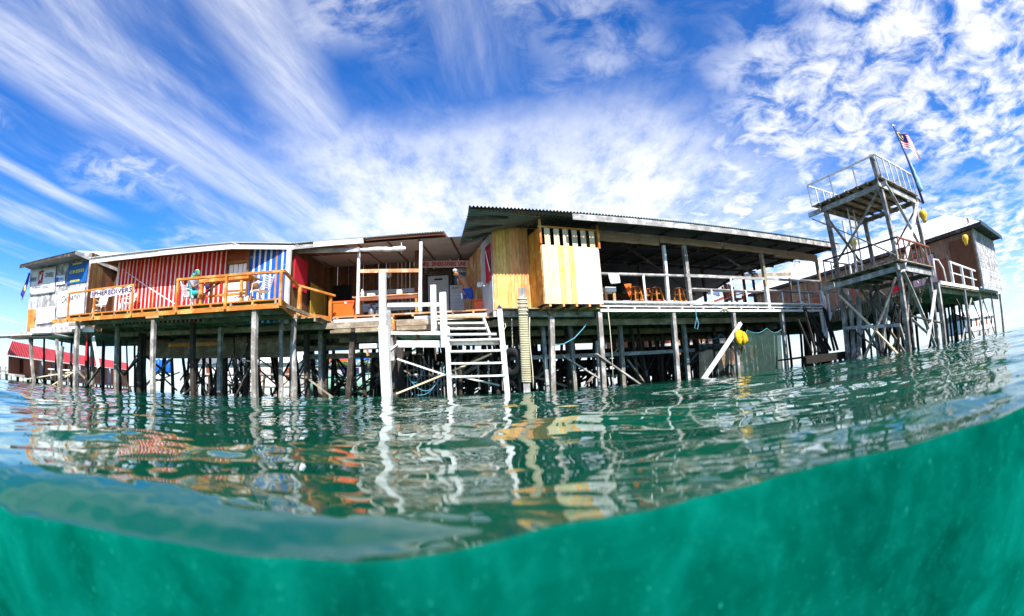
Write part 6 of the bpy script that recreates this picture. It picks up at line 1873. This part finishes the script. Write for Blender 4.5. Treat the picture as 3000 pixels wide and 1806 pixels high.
# moored boat
bo = thing('moored_boat', 'pale green boat with a white canopy moored behind the porch piles', 'boat', (-9.7, 28, 0))
m = MB(); rows = []
for j in range(13):
    f = j / 12
    xw = 1.55 * (math.sin(PI * (.12 + .76 * min(1, f + .12))) ** .6) * (1 if f < .75 else (1 - (f - .75) * 3.4))
    yy = 26.2 + 0.0; L = -12.0 + f * 5.2
    hh = 1.05 + .35 * f * f
    rows.append([Vector((L, 27.4 + sgn * xw * .8 * w_, -.3 + (hh + .3) * zf_)) for sgn, w_, zf_ in ((-1, 1, 1), (-1, .96, .6), (-1, .75, .25), (-1, .0, 0), (1, .75, .25), (1, .96, .6), (1, 1, 1))])
m.grid(rows); hl = m.build('hull', HULL, bo, smooth=True); hl.modifiers.new('thick', 'SOLIDIFY').thickness = .05
MB().tube([Vector((-12 + 5.2 * j / 12, 27.4 - rows[j][0].y * 0 - (27.4 - rows[j][0].y), rows[j][0].z)) for j in range(13)], .05, 6).build('gunwale', plain('teal_trim', (.02, .30, .30), .4), bo, smooth=True)
m = MB(); m.box(-11.6, -8.6, 26.7, 28.1, 1.0, 1.75); m.build('cabin', GREYP, bo)
for i in range(4): MB().box(-11.3 + i * .7, -10.95 + i * .7, 26.66, 26.69, 1.25, 1.6).build('window', NAVY, bo)
m = MB(); rows = []
for j in range(7):
    f = j / 6
    rows.append([Vector((-12.0 + 4.0 * i / 10, 26.3 + 2.2 * f, 2.22 + .25 * math.sin(PI * i / 10) + .1 * math.sin(PI * f))) for i in range(11)])
m.grid(rows); o = m.build('canopy', PAPER, bo, smooth=True); o.modifiers.new('thick', 'SOLIDIFY').thickness = .05
MB().box(-11.9, -8.1, 26.28, 26.32, 2.05, 2.23).build('canopy_stripe', BLUEP, bo)
MB().box(-10.6, -9.3, 26.25, 26.275, 1.95, 2.1).build('red_stripe', ORC, bo)
for x in (-11.8, -8.2):
    for yy in (26.4, 28.3): MB().tube([(x, yy, .9), (x, yy, 2.2)], .03, 6).build('canopy_pole', STEEL, bo)


# palms and trees far behind
def palm(x, y, h, label):
    t = thing('palm_tree', label, 'palm tree', (x, y, 0), 'palms beyond the stilt houses')
    top = Vector((x + RN.uniform(-.8, .8), y, h))
    MB().tube([Vector((x, y, -.5)).lerp(top, i / 6) + Vector((.25 * math.sin(i * .6), 0, 0)) for i in range(7)], [.22 - .018 * i for i in range(7)], 8).build('trunk', W_UNDER, t, smooth=True)
    m = MB()
    tp = Vector((x, y, -.5)).lerp(top, 1) + Vector((.25 * math.sin(3.6), 0, 0))
    for k_ in range(17):
        a_ = 2 * PI * k_ / 17 + RN.uniform(-.15, .15); el_ = RN.uniform(.0, 1.1); L_ = RN.uniform(2.0, 2.8)
        d_ = Vector((math.cos(a_) * math.cos(el_), math.sin(a_) * math.cos(el_), math.sin(el_)))
        prev = tp
        for s_ in range(1, 15):
            f = s_ / 14
            p_ = tp + d_ * (L_ * f) - Vector((0, 0, 1)) * (1.5 * f * f)
            dd = (p_ - prev).normalized(); sd = dd.cross(ZU)
            sd = sd.normalized() if sd.length > .01 else Vector((1, 0, 0))
            ln = .62 * math.sin(PI * min(1, .18 + f * .85)) + .1
            for sg in (-1, 1):
                tipp = p_ + sd * sg * ln * .8 + dd * ln * .45 - Vector((0, 0, ln * .35))
                n_ = len(m.v); m.v += [p_ - dd * .05, p_ + dd * .06, tipp]
                m.face((n_, n_ + 1, n_ + 2), [(0, 0), (1, 0), (.5, 1)])
            prev = p_
    m.build('crown', LEAF, t)
    return t


for i, (px, yy, hh, lab) in enumerate(((620, 60, 4.6, 'palm tree left of the moored boat canopy, far behind the porch'), (900, 66, 5.3, 'palm tree above the moored boat canopy, far behind the porch'), (1040, 58, 4.3, 'palm tree right of the moored boat, beside the big white post'),
                                       (1430, 60, 4.6, 'palm tree seen under the landing of the white boat stairs'), (1560, 70, 5.2, 'palm tree seen through the white ladder treads'), (470, 64, 4.9, 'leftmost palm tree, seen between the porch piles'))):
    p = at(K(2, px, 1200), y=yy); palm(p.x, yy, hh, lab)


def tree(x, y, h, r, label):
    t = thing('leafy_tree', label, 'tree', (x, y, 0), 'trees beyond the stilt houses')
    m = MB(); m.tube([(x, y, -.5), (x + .1, y, h * .5), (x, y, h * .8)], [.2, .15, .06], 7)
    for i in range(5):
        a_ = 2 * PI * i / 5; m.tube([(x, y, h * .45), (x + r * .6 * math.cos(a_), y + r * .6 * math.sin(a_), h * .75)], [.09, .03], 5)
    m.build('trunk', W_UNDER, t, smooth=True)
    m = MB()
    cl_ = [(Vector((x + RN.gauss(0, r * .5), y + RN.gauss(0, r * .5), h * .72 + RN.gauss(0, r * .33))), RN.uniform(.25, .5) * r) for _ in range(16)]
    for c_, rr_ in cl_:
        for _ in range(130):
            v_ = Vector((RN.gauss(0, 1), RN.gauss(0, 1), RN.gauss(0, 1))).normalized() * rr_ * RN.random() ** .4
            p_ = c_ + v_; a_ = Vector((RN.gauss(0, 1), RN.gauss(0, 1), RN.gauss(0, 1))).normalized() * .16; b2 = a_.orthogonal().normalized() * .09
            n_ = len(m.v); m.v += [p_ - a_, p_ + b2, p_ + a_, p_ - b2]; m.face((n_, n_ + 1, n_ + 2, n_ + 3), [(0, 0), (1, 0), (1, 1), (0, 1)])
    m.build('crown', LEAF2, t)


for px, yy, hh, r, lab in ((760, 56, 3.9, 1.5, 'low leafy tree directly behind the boat canopy'), (960, 60, 4.3, 1.7, 'taller leafy tree behind the boat, left of the big white post'), (1290, 58, 3.6, 1.5, 'leafy tree low under the left part of the boat landing')):
    p = at(K(2, px, 1200), y=yy); tree(p.x, yy, hh, r, lab)
